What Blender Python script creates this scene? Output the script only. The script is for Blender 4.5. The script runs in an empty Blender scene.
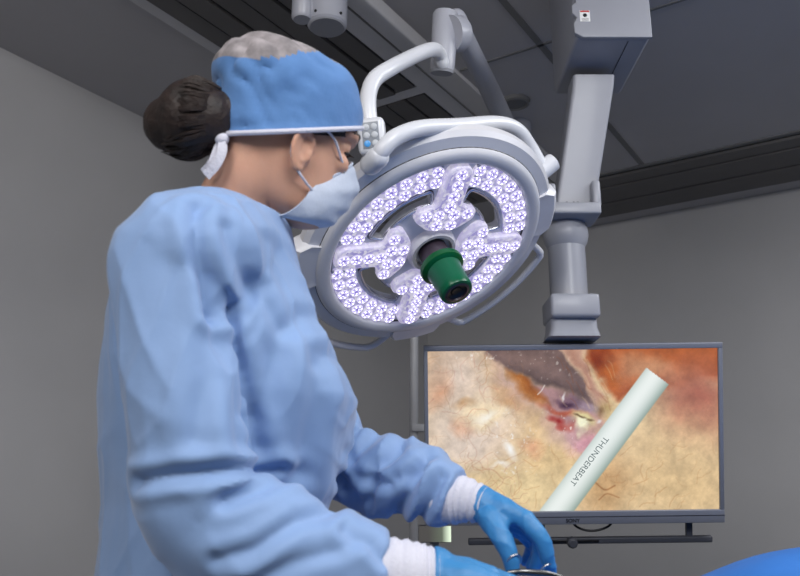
import bpy, bmesh, math, random
import numpy as np
from mathutils import Vector as V, Matrix, noise
random.seed(4)
sc = bpy.context.scene
COL = sc.collection
PI = math.pi

# ------------------------------------------------------------------ camera
PITCH = math.radians(15)
CAM = V((0, 0, 1.0))
CR = V((1, 0, 0)); CF = V((0, math.cos(PITCH), math.sin(PITCH))); CU = V((0, -math.sin(PITCH), math.cos(PITCH)))
def P(px, py, d):
    """world point that stands d metres deep on the sight line of a photo point"""
    return CAM + d * ((px - 400) / 800 * CR + CF + (288 - py) / 800 * CU)
cam = bpy.data.cameras.new('camera'); cam.lens = 36; cam.sensor_width = 36; cam.clip_start = .02
co = bpy.data.objects.new('camera', cam); COL.objects.link(co)
co.location = CAM; co.rotation_euler = (PI / 2 + PITCH, 0, 0)
cam.dof.use_dof = True; cam.dof.focus_distance = 1.95; cam.dof.aperture_fstop = 6.3
sc.camera = co
sc.view_settings.view_transform = 'Standard'; sc.view_settings.look = 'None'
sc.view_settings.gamma = 1; sc.view_settings.use_curve_mapping = False
sc.view_settings.exposure = 0.0

# room axes: the ceiling grid runs away to the right (E1) and to the left (E2)
RA = math.radians(32.5)
E1 = V((math.sin(RA), math.cos(RA), 0)); E2 = V((-math.cos(RA), math.sin(RA), 0)); EZ = V((0, 0, 1))
ZC = 2.7
def RM(s, t, z): return E1 * s + E2 * t + EZ * z

# ------------------------------------------------------------------ materials
def lin(r, g=None, b=None):
    if g is None: g = b = r
    f = lambda c: (c / 255 / 12.92) if c / 255 <= .04045 else ((c / 255 + .055) / 1.055) ** 2.4
    return (f(r), f(g), f(b), 1)
def mat(name, col, rough=.5, metal=0, var=.06, scale=12, bump=0, bscale=60, sheen=0, spec=.5, sss=0, coat=0):
    m = bpy.data.materials.new(name); m.use_nodes = True
    nt = m.node_tree; b = nt.nodes['Principled BSDF']
    b.inputs['Roughness'].default_value = rough; b.inputs['Metallic'].default_value = metal
    b.inputs['Specular IOR Level'].default_value = spec
    if sheen: b.inputs['Sheen Weight'].default_value = sheen; b.inputs['Sheen Roughness'].default_value = .5
    if coat: b.inputs['Coat Weight'].default_value = coat; b.inputs['Coat Roughness'].default_value = .15
    if sss:
        b.inputs['Subsurface Weight'].default_value = sss; b.inputs['Subsurface Scale'].default_value = .01
        b.inputs['Subsurface Radius'].default_value = (1, .35, .2)
    tc = nt.nodes.new('ShaderNodeTexCoord')
    n = nt.nodes.new('ShaderNodeTexNoise'); n.inputs['Scale'].default_value = scale; n.inputs['Detail'].default_value = 4
    nt.links.new(tc.outputs['Object'], n.inputs['Vector'])
    r = nt.nodes.new('ShaderNodeValToRGB')
    r.color_ramp.elements[0].position = .3; r.color_ramp.elements[1].position = .7
    r.color_ramp.elements[0].color = tuple(c * (1 - var) for c in col[:3]) + (1,)
    r.color_ramp.elements[1].color = tuple(min(1, c * (1 + var)) for c in col[:3]) + (1,)
    nt.links.new(n.outputs['Fac'], r.inputs['Fac']); nt.links.new(r.outputs['Color'], b.inputs['Base Color'])
    if bump:
        n2 = nt.nodes.new('ShaderNodeTexNoise'); n2.inputs['Scale'].default_value = bscale; n2.inputs['Detail'].default_value = 5
        nt.links.new(tc.outputs['Object'], n2.inputs['Vector'])
        bp = nt.nodes.new('ShaderNodeBump'); bp.inputs['Strength'].default_value = bump; bp.inputs['Distance'].default_value = .004
        nt.links.new(n2.outputs['Fac'], bp.inputs['Height']); nt.links.new(bp.outputs['Normal'], b.inputs['Normal'])
    return m
def emat(name, col, strength, base=None, rough=.3):
    m = mat(name, base or col, rough)
    b = m.node_tree.nodes['Principled BSDF']
    b.inputs['Emission Color'].default_value = col; b.inputs['Emission Strength'].default_value = strength
    return m
M = {}
M['gown'] = mat('blue nonwoven gown', lin(130, 159, 202), .62, var=.04, scale=9, bump=.4, bscale=22, sheen=.25, spec=.35)
def crinkle(m, scale, stretch, strength, dist):
    nt = m.node_tree; b = nt.nodes['Principled BSDF']; tc = nt.nodes.new('ShaderNodeTexCoord'); mp = nt.nodes.new('ShaderNodeMapping'); mp.inputs['Scale'].default_value = stretch; mp.inputs['Rotation'].default_value = (0, .5, .2)
    n = nt.nodes.new('ShaderNodeTexNoise'); n.noise_type = 'RIDGED_MULTIFRACTAL'; n.inputs['Scale'].default_value = scale; n.inputs['Detail'].default_value = 3; n.inputs['Distortion'].default_value = .6
    bp = nt.nodes.new('ShaderNodeBump'); bp.inputs['Strength'].default_value = strength; bp.inputs['Distance'].default_value = dist
    nt.links.new(tc.outputs['Object'], mp.inputs['Vector']); nt.links.new(mp.outputs['Vector'], n.inputs['Vector']); nt.links.new(n.outputs['Fac'], bp.inputs['Height'])
    old = b.inputs['Normal'].links[0].from_socket if b.inputs['Normal'].links else None
    if old: nt.links.new(old, bp.inputs['Normal'])
    nt.links.new(bp.outputs['Normal'], b.inputs['Normal'])
crinkle(M['gown'], 6.5, (1.5, 1.2, .7), .55, .012)
M['cap'] = mat('blue cap cloth', lin(86, 128, 182), .75, var=.06, scale=20, bump=.3, bscale=60, sheen=.15, spec=.3)
crinkle(M['cap'], 9, (1, 1, 1.4), .45, .008)
M['capnet'] = mat('sheer cap crown', lin(142, 136, 138), .8, var=.4, scale=45, bump=.3)
M['white_cloth'] = mat('white knit', lin(206, 206, 218), .85, var=.03, bump=.4, bscale=260)
M['mask'] = mat('pale blue mask', lin(180, 190, 208), .75, var=.05, scale=30, bump=.3, bscale=70, sheen=.1)
M['skin'] = mat('skin', lin(206, 158, 134), .5, var=.06, scale=25, bump=.08, bscale=250, sss=.12, spec=.35)
M['hair'] = mat('dark brown hair', lin(34, 22, 18), .6, var=.5, scale=50, bump=.6, bscale=120)
M['glove'] = mat('blue nitrile', lin(58, 130, 186), .48, var=.05, scale=30, bump=.25, bscale=90, spec=.45)
M['lash'] = mat('lashes', lin(22, 16, 16), .6)
M['eye'] = mat('eye white', lin(225, 220, 215), .15)
M['shoe'] = mat('shoe', lin(210), .6)
M['lampwhite'] = mat('lamp white enamel', lin(218, 220, 226), .35, var=.02, coat=.25)
M['housing'] = mat('lamp housing grey', lin(216, 216, 221), .38, var=.02, coat=.15)
M['housing_dark'] = mat('lamp seam dark', lin(46, 46, 54), .4)
M['trim'] = mat('slot trim', lin(196, 196, 206), .25, metal=.5, var=.02)
M['armwhite'] = mat('arm enamel', lin(166, 168, 178), .4, var=.02, coat=.15)
M['armgrey'] = mat('monitor arm enamel', lin(146, 148, 157), .42, var=.02, coat=.1)
M['armshade'] = mat('arm end cap grey', lin(150, 152, 160), .5, var=.02)
M['green'] = mat('green handle', lin(0, 92, 60), .3, var=.05, spec=.35)
M['darkgreen'] = mat('green collar', lin(0, 84, 40), .32, var=.05, spec=.35)
M['stem'] = mat('dark handle stem', lin(52, 42, 54), .35)
M['black'] = mat('black plastic', lin(20, 20, 22), .4)
M['panel'] = emat('led panel lilac', lin(198, 190, 234), .60, base=lin(130, 126, 150))
M['panelrim'] = emat('led panel rim', lin(222, 216, 242), .50, base=lin(170, 166, 184))
for k_, lo, hi in (('panel', (168, 158, 222), (246, 242, 255)), ('panelrim', (206, 198, 236), (240, 236, 252))):  # sparkle between the lenses painted into the emission colour
    nt = M[k_].node_tree; b = nt.nodes['Principled BSDF']; vo = nt.nodes.new('ShaderNodeTexVoronoi'); vo.inputs['Scale'].default_value = 130
    tc = nt.nodes.new('ShaderNodeTexCoord'); rp = nt.nodes.new('ShaderNodeValToRGB'); nt.links.new(tc.outputs['Object'], vo.inputs['Vector'])
    nt.links.new(vo.outputs['Color'], rp.inputs['Fac']); nt.links.new(rp.outputs['Color'], b.inputs['Emission Color'])
    rp.color_ramp.elements[0].position = .35; rp.color_ramp.elements[0].color = lin(*lo); rp.color_ramp.elements[1].position = .75; rp.color_ramp.elements[1].color = lin(*hi)
M['led_ring'] = emat('led bright ring', lin(228, 222, 252), 1.0, base=lin(40, 40, 48))
M['led_mid'] = emat('led lens', lin(180, 170, 232), 1.0, base=lin(30, 28, 40), rough=.1)
M['led_dot'] = emat('led spark', lin(248, 246, 255), 2.0)
M['led_core'] = emat('led core', lin(134, 122, 204), 1.0, base=lin(30, 28, 40), rough=.1)
M['bezel'] = mat('monitor bezel', lin(120, 124, 136), .42, var=.02, metal=.2)
M['bezel_back'] = mat('monitor back', lin(70, 72, 80), .5)
M['wall'] = mat('painted wall', lin(178, 177, 178), .7, var=.03, scale=3)
M['wallseam'] = mat('wall panel seam', lin(120), .6)
M['ceil'] = mat('ceiling panel', lin(176, 174, 177), .75, var=.04, scale=2)
M['seam'] = mat('ceiling seam', lin(118), .8)
M['beam'] = mat('ceiling bar', lin(200, 199, 202), .55, var=.03)
M['slat'] = mat('dark slat', lin(92, 90, 90), .5, var=.06, scale=6)
M['slatgap'] = mat('slat gap', lin(28), .8)
M['floor'] = mat('vinyl floor', lin(120, 124, 128), .4, var=.08, scale=6)
M['dark_steel'] = mat('dark steel', lin(110), .25, metal=1, var=.05)
M['steel'] = mat('steel', lin(200), .18, metal=1, var=.03)
M['drape'] = mat('blue drape', lin(40, 110, 190), .75, var=.06, bump=.3, bscale=30)
M['red'] = mat('red print', lin(190, 60, 60), .6)
M['sticker'] = mat('sticker white', lin(225), .5)
M['blueled'] = emat('blue indicator', lin(70, 140, 200), .35)
M['button'] = mat('keypad button', lin(196, 200, 206), .4)
M['keyface'] = mat('keypad face', lin(140, 146, 154), .4)
M['post'] = mat('steel post', lin(158, 159, 164), .4)

# ------------------------------------------------------------------ mesh helpers
def newbm(): return bmesh.new()
def link(name, me, m=None, parent=None, smooth=True, kind=None, label=None):
    o = bpy.data.objects.new(name, me); COL.objects.link(o)
    if m is not None and not me.materials:
        for mm in (m if isinstance(m, (list, tuple)) else [m]): me.materials.append(mm)
    if smooth:
        me.polygons.foreach_set('use_smooth', [True] * len(me.polygons))
        try: me.set_sharp_from_angle(angle=math.radians(38))
        except Exception: pass
    if parent is not None:
        o.parent = parent
        if parent.type == 'EMPTY': o.matrix_parent_inverse = Matrix.Translation(-parent.location)
    if kind: o['kind'] = kind
    if label: o['label'] = label
    me.update()
    return o
def obj(name, bm, m=None, parent=None, smooth=True, kind=None, label=None, normals=True):
    if normals: bmesh.ops.recalc_face_normals(bm, faces=bm.faces)
    me = bpy.data.meshes.new(name); bm.to_mesh(me); bm.free()
    return link(name, me, m, parent, smooth, kind, label)
def thing(name, label, cat, loc, group=None):
    o = bpy.data.objects.new(name, None); COL.objects.link(o); o.location = loc
    o.empty_display_size = .05
    o['label'] = label; o['category'] = cat
    if group: o['group'] = group
    return o
def tag(o, label, cat, group=None):
    o['label'] = label; o['category'] = cat
    if group: o['group'] = group
    return o
def loft(bm, rings, cap=True, mi=0):
    vs = [[bm.verts.new(p) for p in r] for r in rings]
    n = len(vs[0])
    for a, b in zip(vs, vs[1:]):
        for i in range(n):
            f = bm.faces.new((a[i], a[(i + 1) % n], b[(i + 1) % n], b[i])); f.material_index = mi
    if cap:
        bm.faces.new(vs[0][::-1]).material_index = mi; bm.faces.new(vs[-1]).material_index = mi
    return vs
def crom(pts, sub):
    """Catmull-Rom through points (lists of floats)"""
    pts = [np.array(p, float) for p in pts]; out = []
    q = [2 * pts[0] - pts[1]] + pts + [2 * pts[-1] - pts[-2]]
    for i in range(1, len(q) - 2):
        a, b, c, d = q[i - 1:i + 3]
        for k in range(sub):
            t = k / sub
            out.append(.5 * (2 * b + (c - a) * t + (2 * a - 5 * b + 4 * c - d) * t * t + (3 * b - a - 3 * c + d) * t ** 3))
    out.append(pts[-1]); return out
def tube(bm, pts, rad, seg=16, sub=1, cap='flat', up=None, flat=1.0, mi=0):
    """swept tube; rad number or list; cap 'flat' or 'round'; flat squeezes along the second axis"""
    if not isinstance(rad, (list, tuple)): rad = [rad] * len(pts)
    data = [list(p) + [r] for p, r in zip(pts, rad)]
    if sub > 1: data = crom(data, sub)
    c = [V(d[:3]) for d in data]; r = [float(d[3]) for d in data]
    if cap == 'round':
        t0 = (c[0] - c[1]).normalized(); t1 = (c[-1] - c[-2]).normalized()
        pre, post = [], []
        for k in (85, 65, 40, 20):
            a = math.radians(k)
            pre.append((c[0] + t0 * r[0] * math.sin(a), r[0] * math.cos(a)))
            post.insert(0, (c[-1] + t1 * r[-1] * math.sin(a), r[-1] * math.cos(a)))
        c = [p[0] for p in pre] + c + [p[0] for p in post]; r = [p[1] for p in pre] + r + [p[1] for p in post]
    n = len(c); tang = []
    for i in range(n):
        t = (c[min(i + 1, n - 1)] - c[max(i - 1, 0)])
        tang.append(t.normalized() if t.length > 1e-9 else V((0, 0, 1)))
    u = V(up) if up else (V((0, 0, 1)) if abs(tang[0].z) < .9 else V((1, 0, 0)))
    rings = []
    for i in range(n):
        u = u - tang[i] * u.dot(tang[i])
        if u.length < 1e-6: u = tang[i].orthogonal()
        u.normalize(); w = tang[i].cross(u)
        rings.append([c[i] + (u * math.cos(a) + w * math.sin(a) * flat) * r[i] for a in [2 * PI * k / seg for k in range(seg)]])
    loft(bm, rings, True, mi)
def box(bm, c, sx, sy, sz, ax=None, bev=0, mi=0):
    """box with full sizes along axes ax (3 vectors)"""
    ax = ax or (V((1, 0, 0)), V((0, 1, 0)), V((0, 0, 1)))
    c = V(c); vs = []
    t = bmesh.new()
    for i in (-1, 1):
        for j in (-1, 1):
            for k in (-1, 1): vs.append(t.verts.new(c + ax[0] * i * sx / 2 + ax[1] * j * sy / 2 + ax[2] * k * sz / 2))
    for f in ((0, 1, 3, 2), (4, 6, 7, 5), (0, 4, 5, 1), (2, 3, 7, 6), (0, 2, 6, 4), (1, 5, 7, 3)): t.faces.new([vs[i] for i in f])
    if bev: bmesh.ops.bevel(t, geom=t.edges[:], offset=bev, segments=3, profile=.5, affect='EDGES')
    merge(bm, t, mi)
def merge(bm, t, mi=0):
    mp = {v: bm.verts.new(v.co) for v in t.verts}
    for f in t.faces:
        try: bm.faces.new([mp[v] for v in f.verts]).material_index = mi if mi >= 0 else f.material_index
        except ValueError: pass
    t.free()
def prism(bm, pts, depth_vec, mi=0, bev=0):
    """extrude a planar polygon by a vector"""
    t = bmesh.new()
    a = [t.verts.new(p) for p in pts]; b = [t.verts.new(V(p) + depth_vec) for p in pts]
    n = len(a)
    t.faces.new(a); top = t.faces.new(b[::-1])
    for i in range(n): t.faces.new((a[i], b[i], b[(i + 1) % n], a[(i + 1) % n]))
    bmesh.ops.recalc_face_normals(t, faces=t.faces)
    if bev:
        es = [e for e in top.edges]
        bmesh.ops.bevel(t, geom=es, offset=bev, segments=3, profile=.5, affect='EDGES')
    merge(bm, t, mi)
def lathe(bm, prof, o, ax, seg=64, close=False, mi=0):
    """prof: list of (r, z) turned about ax[2] at o"""
    rings = []
    for r, z in prof:
        if r < 1e-6: rings.append([bm.verts.new(o + ax[2] * z)])
        else: rings.append([bm.verts.new(o + ax[2] * z + (ax[0] * math.cos(a) + ax[1] * math.sin(a)) * r) for a in [2 * PI * k / seg for k in range(seg)]])
    pr = list(zip(rings, rings[1:])) + ([(rings[-1], rings[0])] if close else [])
    for a, b in pr:
        for i in range(seg):
            j = (i + 1) % seg
            if len(a) == 1 and len(b) == 1: continue
            if len(a) == 1: f = bm.faces.new((a[0], b[j], b[i]))
            elif len(b) == 1: f = bm.faces.new((a[i], a[j], b[0]))
            else: f = bm.faces.new((a[i], a[j], b[j], b[i]))
            f.material_index = mi
def ellipsoid(bm, c, ax, rx, ry, rz, seg=20):
    t = bmesh.new(); bmesh.ops.create_uvsphere(t, u_segments=seg, v_segments=seg // 2 + 2, radius=1)
    for v in t.verts: v.co = V(c) + ax[0] * v.co.x * rx + ax[1] * v.co.y * ry + ax[2] * v.co.z * rz
    merge(bm, t)
def round_poly(pts, r, n=4):
    """round the corners of a 2-D polygon"""
    out = []; L = len(pts)
    for i in range(L):
        p = V(pts[i]); a = V(pts[i - 1]); b = V(pts[(i + 1) % L])
        da, db = (a - p), (b - p); k = min(r, da.length * .45, db.length * .45)
        p0 = p + da.normalized() * k; p1 = p + db.normalized() * k
        for j in range(n + 1):
            t = j / n; out.append(p0 * (1 - t) ** 2 + p * 2 * t * (1 - t) + p1 * t * t)
    return out
def remesh(bm, voxel, smooth=0, fac=.5):
    bmesh.ops.recalc_face_normals(bm, faces=bm.faces)
    me = bpy.data.meshes.new('tmp'); bm.to_mesh(me); bm.free()
    o = bpy.data.objects.new('tmp', me); COL.objects.link(o)
    md = o.modifiers.new('r', 'REMESH'); md.mode = 'VOXEL'; md.voxel_size = voxel; md.adaptivity = 0
    if smooth:
        s = o.modifiers.new('s', 'SMOOTH'); s.factor = fac; s.iterations = smooth
    return bake(o)
def bake(o):
    dg = bpy.context.evaluated_depsgraph_get(); dg.update()
    me = bpy.data.meshes.new_from_object(o.evaluated_get(dg))
    old = o.data; bpy.data.objects.remove(o); bpy.data.meshes.remove(old)
    return me
def sstep(a, b, x):
    t = max(0, min(1, (x - a) / (b - a))) if b != a else float(x > a); return t * t * (3 - 2 * t)

# ------------------------------------------------------------------ room shell
S0, S1, T0, T1 = -2.6, 4.72, -3.4, 2.78
def quad_struct(name, c, sx, sy, sz, ax, m):
    bm = newbm(); box(bm, c, sx, sy, sz, ax); return obj(name, bm, m, None, False, 'structure')
AX = (E1, E2, EZ)
mid_s, mid_t = (S0 + S1) / 2, (T0 + T1) / 2
quad_struct('floor', RM(mid_s, mid_t, -.05), S1 - S0 + .4, T1 - T0 + .4, .1, AX, M['floor'])
quad_struct('ceiling', RM(mid_s, mid_t, ZC + .05), S1 - S0 + .4, T1 - T0 + .4, .1, AX, M['ceil'])
quad_struct('wall_back', RM(S1 + .05, mid_t, ZC / 2), .1, T1 - T0 + .4, ZC, AX, M['wall'])
quad_struct('wall_front', RM(S0 - .05, mid_t, ZC / 2), .1, T1 - T0 + .4, ZC, AX, M['wall'])
quad_struct('wall_left', RM(mid_s, T1 + .05, ZC / 2), S1 - S0, .1, ZC, AX, M['wall'])
quad_struct('wall_right', RM(mid_s, T0 - .05, ZC / 2), S1 - S0, .1, ZC, AX, M['wall'])
quad_struct('baseboard_back', RM(S1 - .01, mid_t, .06), .02, T1 - T0, .12, AX, M['wallseam'])
quad_struct('baseboard_left', RM(mid_s, T1 - .01, .06), S1 - S0, .02, .12, AX, M['wallseam'])
# ceiling seams (recessed joints between the metal ceiling panels)
n = 0
def seam(s0, s1, t0, t1, m='seam', th=.004):
    global n; n += 1
    bm = newbm(); box(bm, RM((s0 + s1) / 2, (t0 + t1) / 2, ZC - th / 2), s1 - s0, t1 - t0, th, AX)
    obj('trim_%d' % n, bm, M[m], None, False, 'structure')
for t in (1.01, -.2, -1.41): seam(S0, 3.93, t - .013, t + .013)
for s in (2.592, 1.38, .17): seam(s - .006, s + .006, T0, 1.36)
seam(3.93, 3.96, T0, T1, 'seam', .006)
seam(S0, 3.9, 1.37, 1.56, 'beam', .02); seam(S0, 3.9, 1.47, 1.477, 'seam', .024)
seam(S0, 3.9, 2.05, 2.10, 'beam', .012)
seam(2.585, 2.645, 1.56, 2.05, 'beam', .018); seam(1.1, 1.16, 1.56, 2.05, 'beam', .018)
seam(4.56, 4.60, T0, T1, 'ceil', .01)
# wall panel seams on the left wall and the corner strip
for t in (-1.2, -2.2):
    n += 1; quad_struct('trim_%d' % n, RM(S1 - .002, t, ZC / 2), .004, .01, ZC, AX, M['wallseam'])

# dark slatted ceiling grilles: slats are the surface pattern of one mesh
def grille(s0, s1, t0, t1, along, label, pitch=.082):
    root = thing('ceiling_grille', label, 'ceiling grille', RM((s0 + s1) / 2, (t0 + t1) / 2, ZC), 'dark slatted ceiling grilles')
    bm = newbm(); box(bm, RM((s0 + s1) / 2, (t0 + t1) / 2, ZC - .003), s1 - s0, t1 - t0, .006, AX)
    obj('backing', bm, M['slatgap'], root, False)
    bm = newbm()
    L = (t1 - t0) if along == 's' else (s1 - s0); k = int(L / pitch)
    for i in range(k):
        a = (i + .5) * L / k; w = L / k - .012; z = ZC - .014 - .006 * (i % 2)
        if along == 's': box(bm, RM((s0 + s1) / 2, t0 + a, z), s1 - s0, w, .014, AX)
        else: box(bm, RM(s0 + a, (t0 + t1) / 2, z), w, t1 - t0, .014, AX)
    obj('slats', bm, M['slat'], root, False)
grille(1.165, 2.58, 1.565, 2.045, 's', 'dark slatted ceiling grille right above the blue cap')
grille(2.65, 3.89, 1.565, 2.045, 's', 'dark slatted ceiling grille seen through the bend of the lamp tube')
grille(-1.0, 1.095, 1.565, 2.045, 's', 'dark slatted ceiling grille nearest the viewer, left of and above the dark hair bun')
grille(3.965, 4.555, -2.6, 1.55, 't', 'dark slatted grille along the back wall, beside the monitor arm', .1)

# pale rail under the ceiling
bm = newbm(); box(bm, RM(1.75, 1.385, ZC - .05), 1.12, .075, .06, AX, .008)
tag(obj('ceiling_rail', bm, M['beam'], None), 'short pale rail under the ceiling between the white hub and the lamp joint', 'rail')
# round flush fitting
bm = newbm(); c0 = RM(2.95, 1.281, ZC)
lathe(bm, [(0, -.014), (.045, -.014), (.052, -.02), (.062, -.016), (.066, 0)], c0, (V((1, 0, 0)), V((0, 1, 0)), EZ), 40)
tag(obj('ceiling_speaker', bm, M['seam'], None), 'small round grey fitting flush in the ceiling above the lamp yoke', 'ceiling fitting')

# ------------------------------------------------------------------ surgical lamp
PSI, TAU = math.radians(28), math.radians(52)
LA = CR * math.cos(PSI) + CU * math.sin(PSI)
LN = CR * math.sin(PSI) * math.sin(TAU) - CU * math.cos(PSI) * math.sin(TAU) - CF * math.cos(TAU)
LB = LN.cross(LA)
LC = P(432, 250, 2.0); RL = .270
LAX = (LA, LB, LN)
def LP(r, phi, z=0):   # polar point on the lamp face (r in units of RL)
    return LC + (LA * math.cos(phi) + LB * math.sin(phi)) * r * RL + LN * z
def LX(x, y, z=0): return LC + (LA * x + LB * y) * RL + LN * z
lamp = thing('surgical_light', 'large round white operating lamp with lilac LEDs, green handle and ceiling arm', 'surgical light', LC)
bm = newbm()
lathe(bm, [(0, -.010), (.262, -.010), (.2655, 0), (.272, .005), (.292, .005), (.300, .001), (.306, -.008), (.332, -.012), (.342, -.024), (.342, -.044), (.326, -.056),
           (.28, -.056), (.268, -.034), (0, -.030)], LC, LAX, 128)
bmesh.ops.recalc_face_normals(bm, faces=bm.faces)
me = bpy.data.meshes.new('h'); bm.to_mesh(me); bm.free(); hob = bpy.data.objects.new('h', me); COL.objects.link(hob)
PH0 = math.radians(57)
def slot_outline(phc, r0, r1, half, n=28, rnd=.06):
    pts = [(r1, phc - half + 2 * half * k / n) for k in range(n + 1)] + [(r0, phc + half - 2 * half * k / n) for k in range(n + 1)]
    xy = [V((r * math.cos(a), r * math.sin(a))) for r, a in pts]
    # round only the four corners
    L = len(xy); out = []
    for i, p in enumerate(xy):
        if i in (0, n, n + 1, L - 1):
            a, b = xy[i - 1], xy[(i + 1) % L]
            k = .055
            p0 = p + (a - p).normalized() * min(k, (a - p).length); p1 = p + (b - p).normalized() * min(k, (b - p).length)
            for j in range(5):
                t = j / 4; out.append(p0 * (1 - t) ** 2 + p * 2 * t * (1 - t) + p1 * t * t)
        else: out.append(p)
    return out
cutters = []
SL = []
for k in range(4):
    phc = PH0 + math.radians(45 + 90 * k)
    o2 = slot_outline(phc, .55, .70, math.radians(29)); SL.append(o2)
    bm = newbm(); prism(bm, [LX(p.x, p.y, -.06) for p in o2], LN * .1)
    bmesh.ops.recalc_face_normals(bm, faces=bm.faces)
    me = bpy.data.meshes.new('c'); bm.to_mesh(me); bm.free(); c = bpy.data.objects.new('c', me); COL.objects.link(c); cutters.append(c)
    md = hob.modifiers.new('b', 'BOOLEAN'); md.operation = 'DIFFERENCE'; md.object = c; md.solver = 'EXACT'
hm = bake(hob)
for c in cutters:
    d = c.data; bpy.data.objects.remove(c); bpy.data.meshes.remove(d)
housing = link('lamp_housing', hm, M['housing'], lamp)
# dark seam rings of the housing
bm = newbm(); tube_pts = [LC + (LA * math.cos(a) + LB * math.sin(a)) * .264 + LN * -.006 for a in [2 * PI * k / 96 for k in range(96)]]
def ring(bm, R, z, r, a0=0, a1=360, seg=8, n=96, cap='flat'):
    tube(bm, [LC + (LA * math.cos(math.radians(a0 + (a1 - a0) * k / n)) + LB * math.sin(math.radians(a0 + (a1 - a0) * k / n))) * R + LN * z for k in range(n + 1)], r, seg, 1, cap, up=LN)
bm = newbm(); ring(bm, .2635, -.008, .0028); ring(bm, .3045, -.0075, .0016); obj('seam', bm, M['housing_dark'], housing)
# bolsters on the rim (grey corner blocks) and guard rails
def rim_block(a0, a1, R0, R1, z0, z1, name, m):
    bm = newbm(); N_ = 24; rings = []
    for k in range(N_ + 1):
        a = math.radians(a0 + (a1 - a0) * k / N_); e = min(k, N_ - k) / 3
        g = min(1, .6 + .4 * min(1, e)); d = LA * math.cos(a) + LB * math.sin(a)
        o = LC; R1_ = R0 + (R1 - R0) * g
        prof = [(R0, z0), (R0, z1 * g), (R1_ - .012, z1 * g), (R1_, z1 * g - .012), (R1_, z0 + .01), (R1_ - .01, z0)]
        rings.append([o + d * r + LN * z for r, z in prof])
    loft(bm, rings); obj(name, bm, m, lamp)
rim_block(140, 164, .30, .362, -.056, -.003, 'rim_block', M['housing'])
rim_block(-30, -4, .30, .356, -.056, -.003, 'rim_block', M['housing'])
rim_block(232, 258, .30, .352, -.056, -.003, 'rim_block', M['housing'])
def guard(a0, a1):
    bm = newbm(); N_ = 30; pts = []
    for k in range(N_ + 1):
        a = math.radians(a0 + (a1 - a0) * k / N_); e = min(k, N_ - k) / 4
        R = .330 + .064 * sstep(0, 1, e)
        pts.append(LC + (LA * math.cos(a) + LB * math.sin(a)) * R + LN * -.030)
    tube(bm, pts, .010, 12, 1, 'round', up=LN)
    obj('guard_rail', bm, M['housing'], lamp)
guard(158, 236); guard(262, 322)
# slot trims
for o2 in SL:
    bm = newbm(); pp = [LX(p.x, p.y, -.008) for p in o2]; tube(bm, pp + pp[:2], .0042, 8, up=LN)
    c2 = V((sum(p.x for p in o2) / len(o2), sum(p.y for p in o2) / len(o2)))
    obj('slot_trim', bm, M['trim'], housing)
    bm = newbm(); pp = [LX(c2.x + (p.x - c2.x) * 1.05, c2.y + (p.y - c2.y) * 1.05, -.009) for p in o2]; tube(bm, pp + pp[:2], .0024, 6, up=LN)
    obj('slot_seal', bm, M['housing_dark'], housing)
# LED lens mesh, shared
def lens_mesh():
    bm = newbm(); ax = (V((1, 0, 0)), V((0, 1, 0)), V((0, 0, 1))); o = V((0, 0, 0))
    lathe(bm, [(.0135, 0), (.0135, .003), (.0124, .0045), (.0116, .0032)], o, ax, 24, mi=0)
    lathe(bm, [(.0116, .0032), (.0085, .0045), (.0056, .0040)], o, ax, 24, mi=1)
    lathe(bm, [(.0056, .0040), (.0052, .0050), (.0046, .0046)], o, ax, 24, mi=0)
    lathe(bm, [(.0046, .0046), (.002, .006), (0, .0064)], o, ax, 24, mi=2)
    for k in range(6):
        a = 2 * PI * k / 6 + .3; t = bmesh.new(); bmesh.ops.create_icosphere(t, subdivisions=1, radius=.0021)
        for v in t.verts: v.co += V((.0096 * math.cos(a), .0096 * math.sin(a), .0047))
        merge(bm, t, 3)
    t = bmesh.new(); bmesh.ops.create_icosphere(t, subdivisions=1, radius=.0014)
    for v in t.verts: v.co += V((.0022, .001, .0062))
    merge(bm, t, 3)
    me = bpy.data.meshes.new('led_lens'); bmesh.ops.recalc_face_normals(bm, faces=bm.faces); bm.to_mesh(me); bm.free()
    for m in ('led_ring', 'led_mid', 'led_core', 'led_dot'): me.materials.append(M[m])
    return me
LENS = lens_mesh()
def place_lens(x, y, z, parent, rot):
    o = bpy.data.objects.new('led_lens', LENS); COL.objects.link(o); o.parent = parent
    c = LX(x, y, z); ca, sa = math.cos(rot), math.sin(rot)
    X = LA * ca + LB * sa; Y = LN.cross(X)
    mtx = Matrix((X * 1.12, Y * 1.12, LN)).transposed().to_4x4(); mtx.translation = c; o.matrix_basis = mtx
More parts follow.
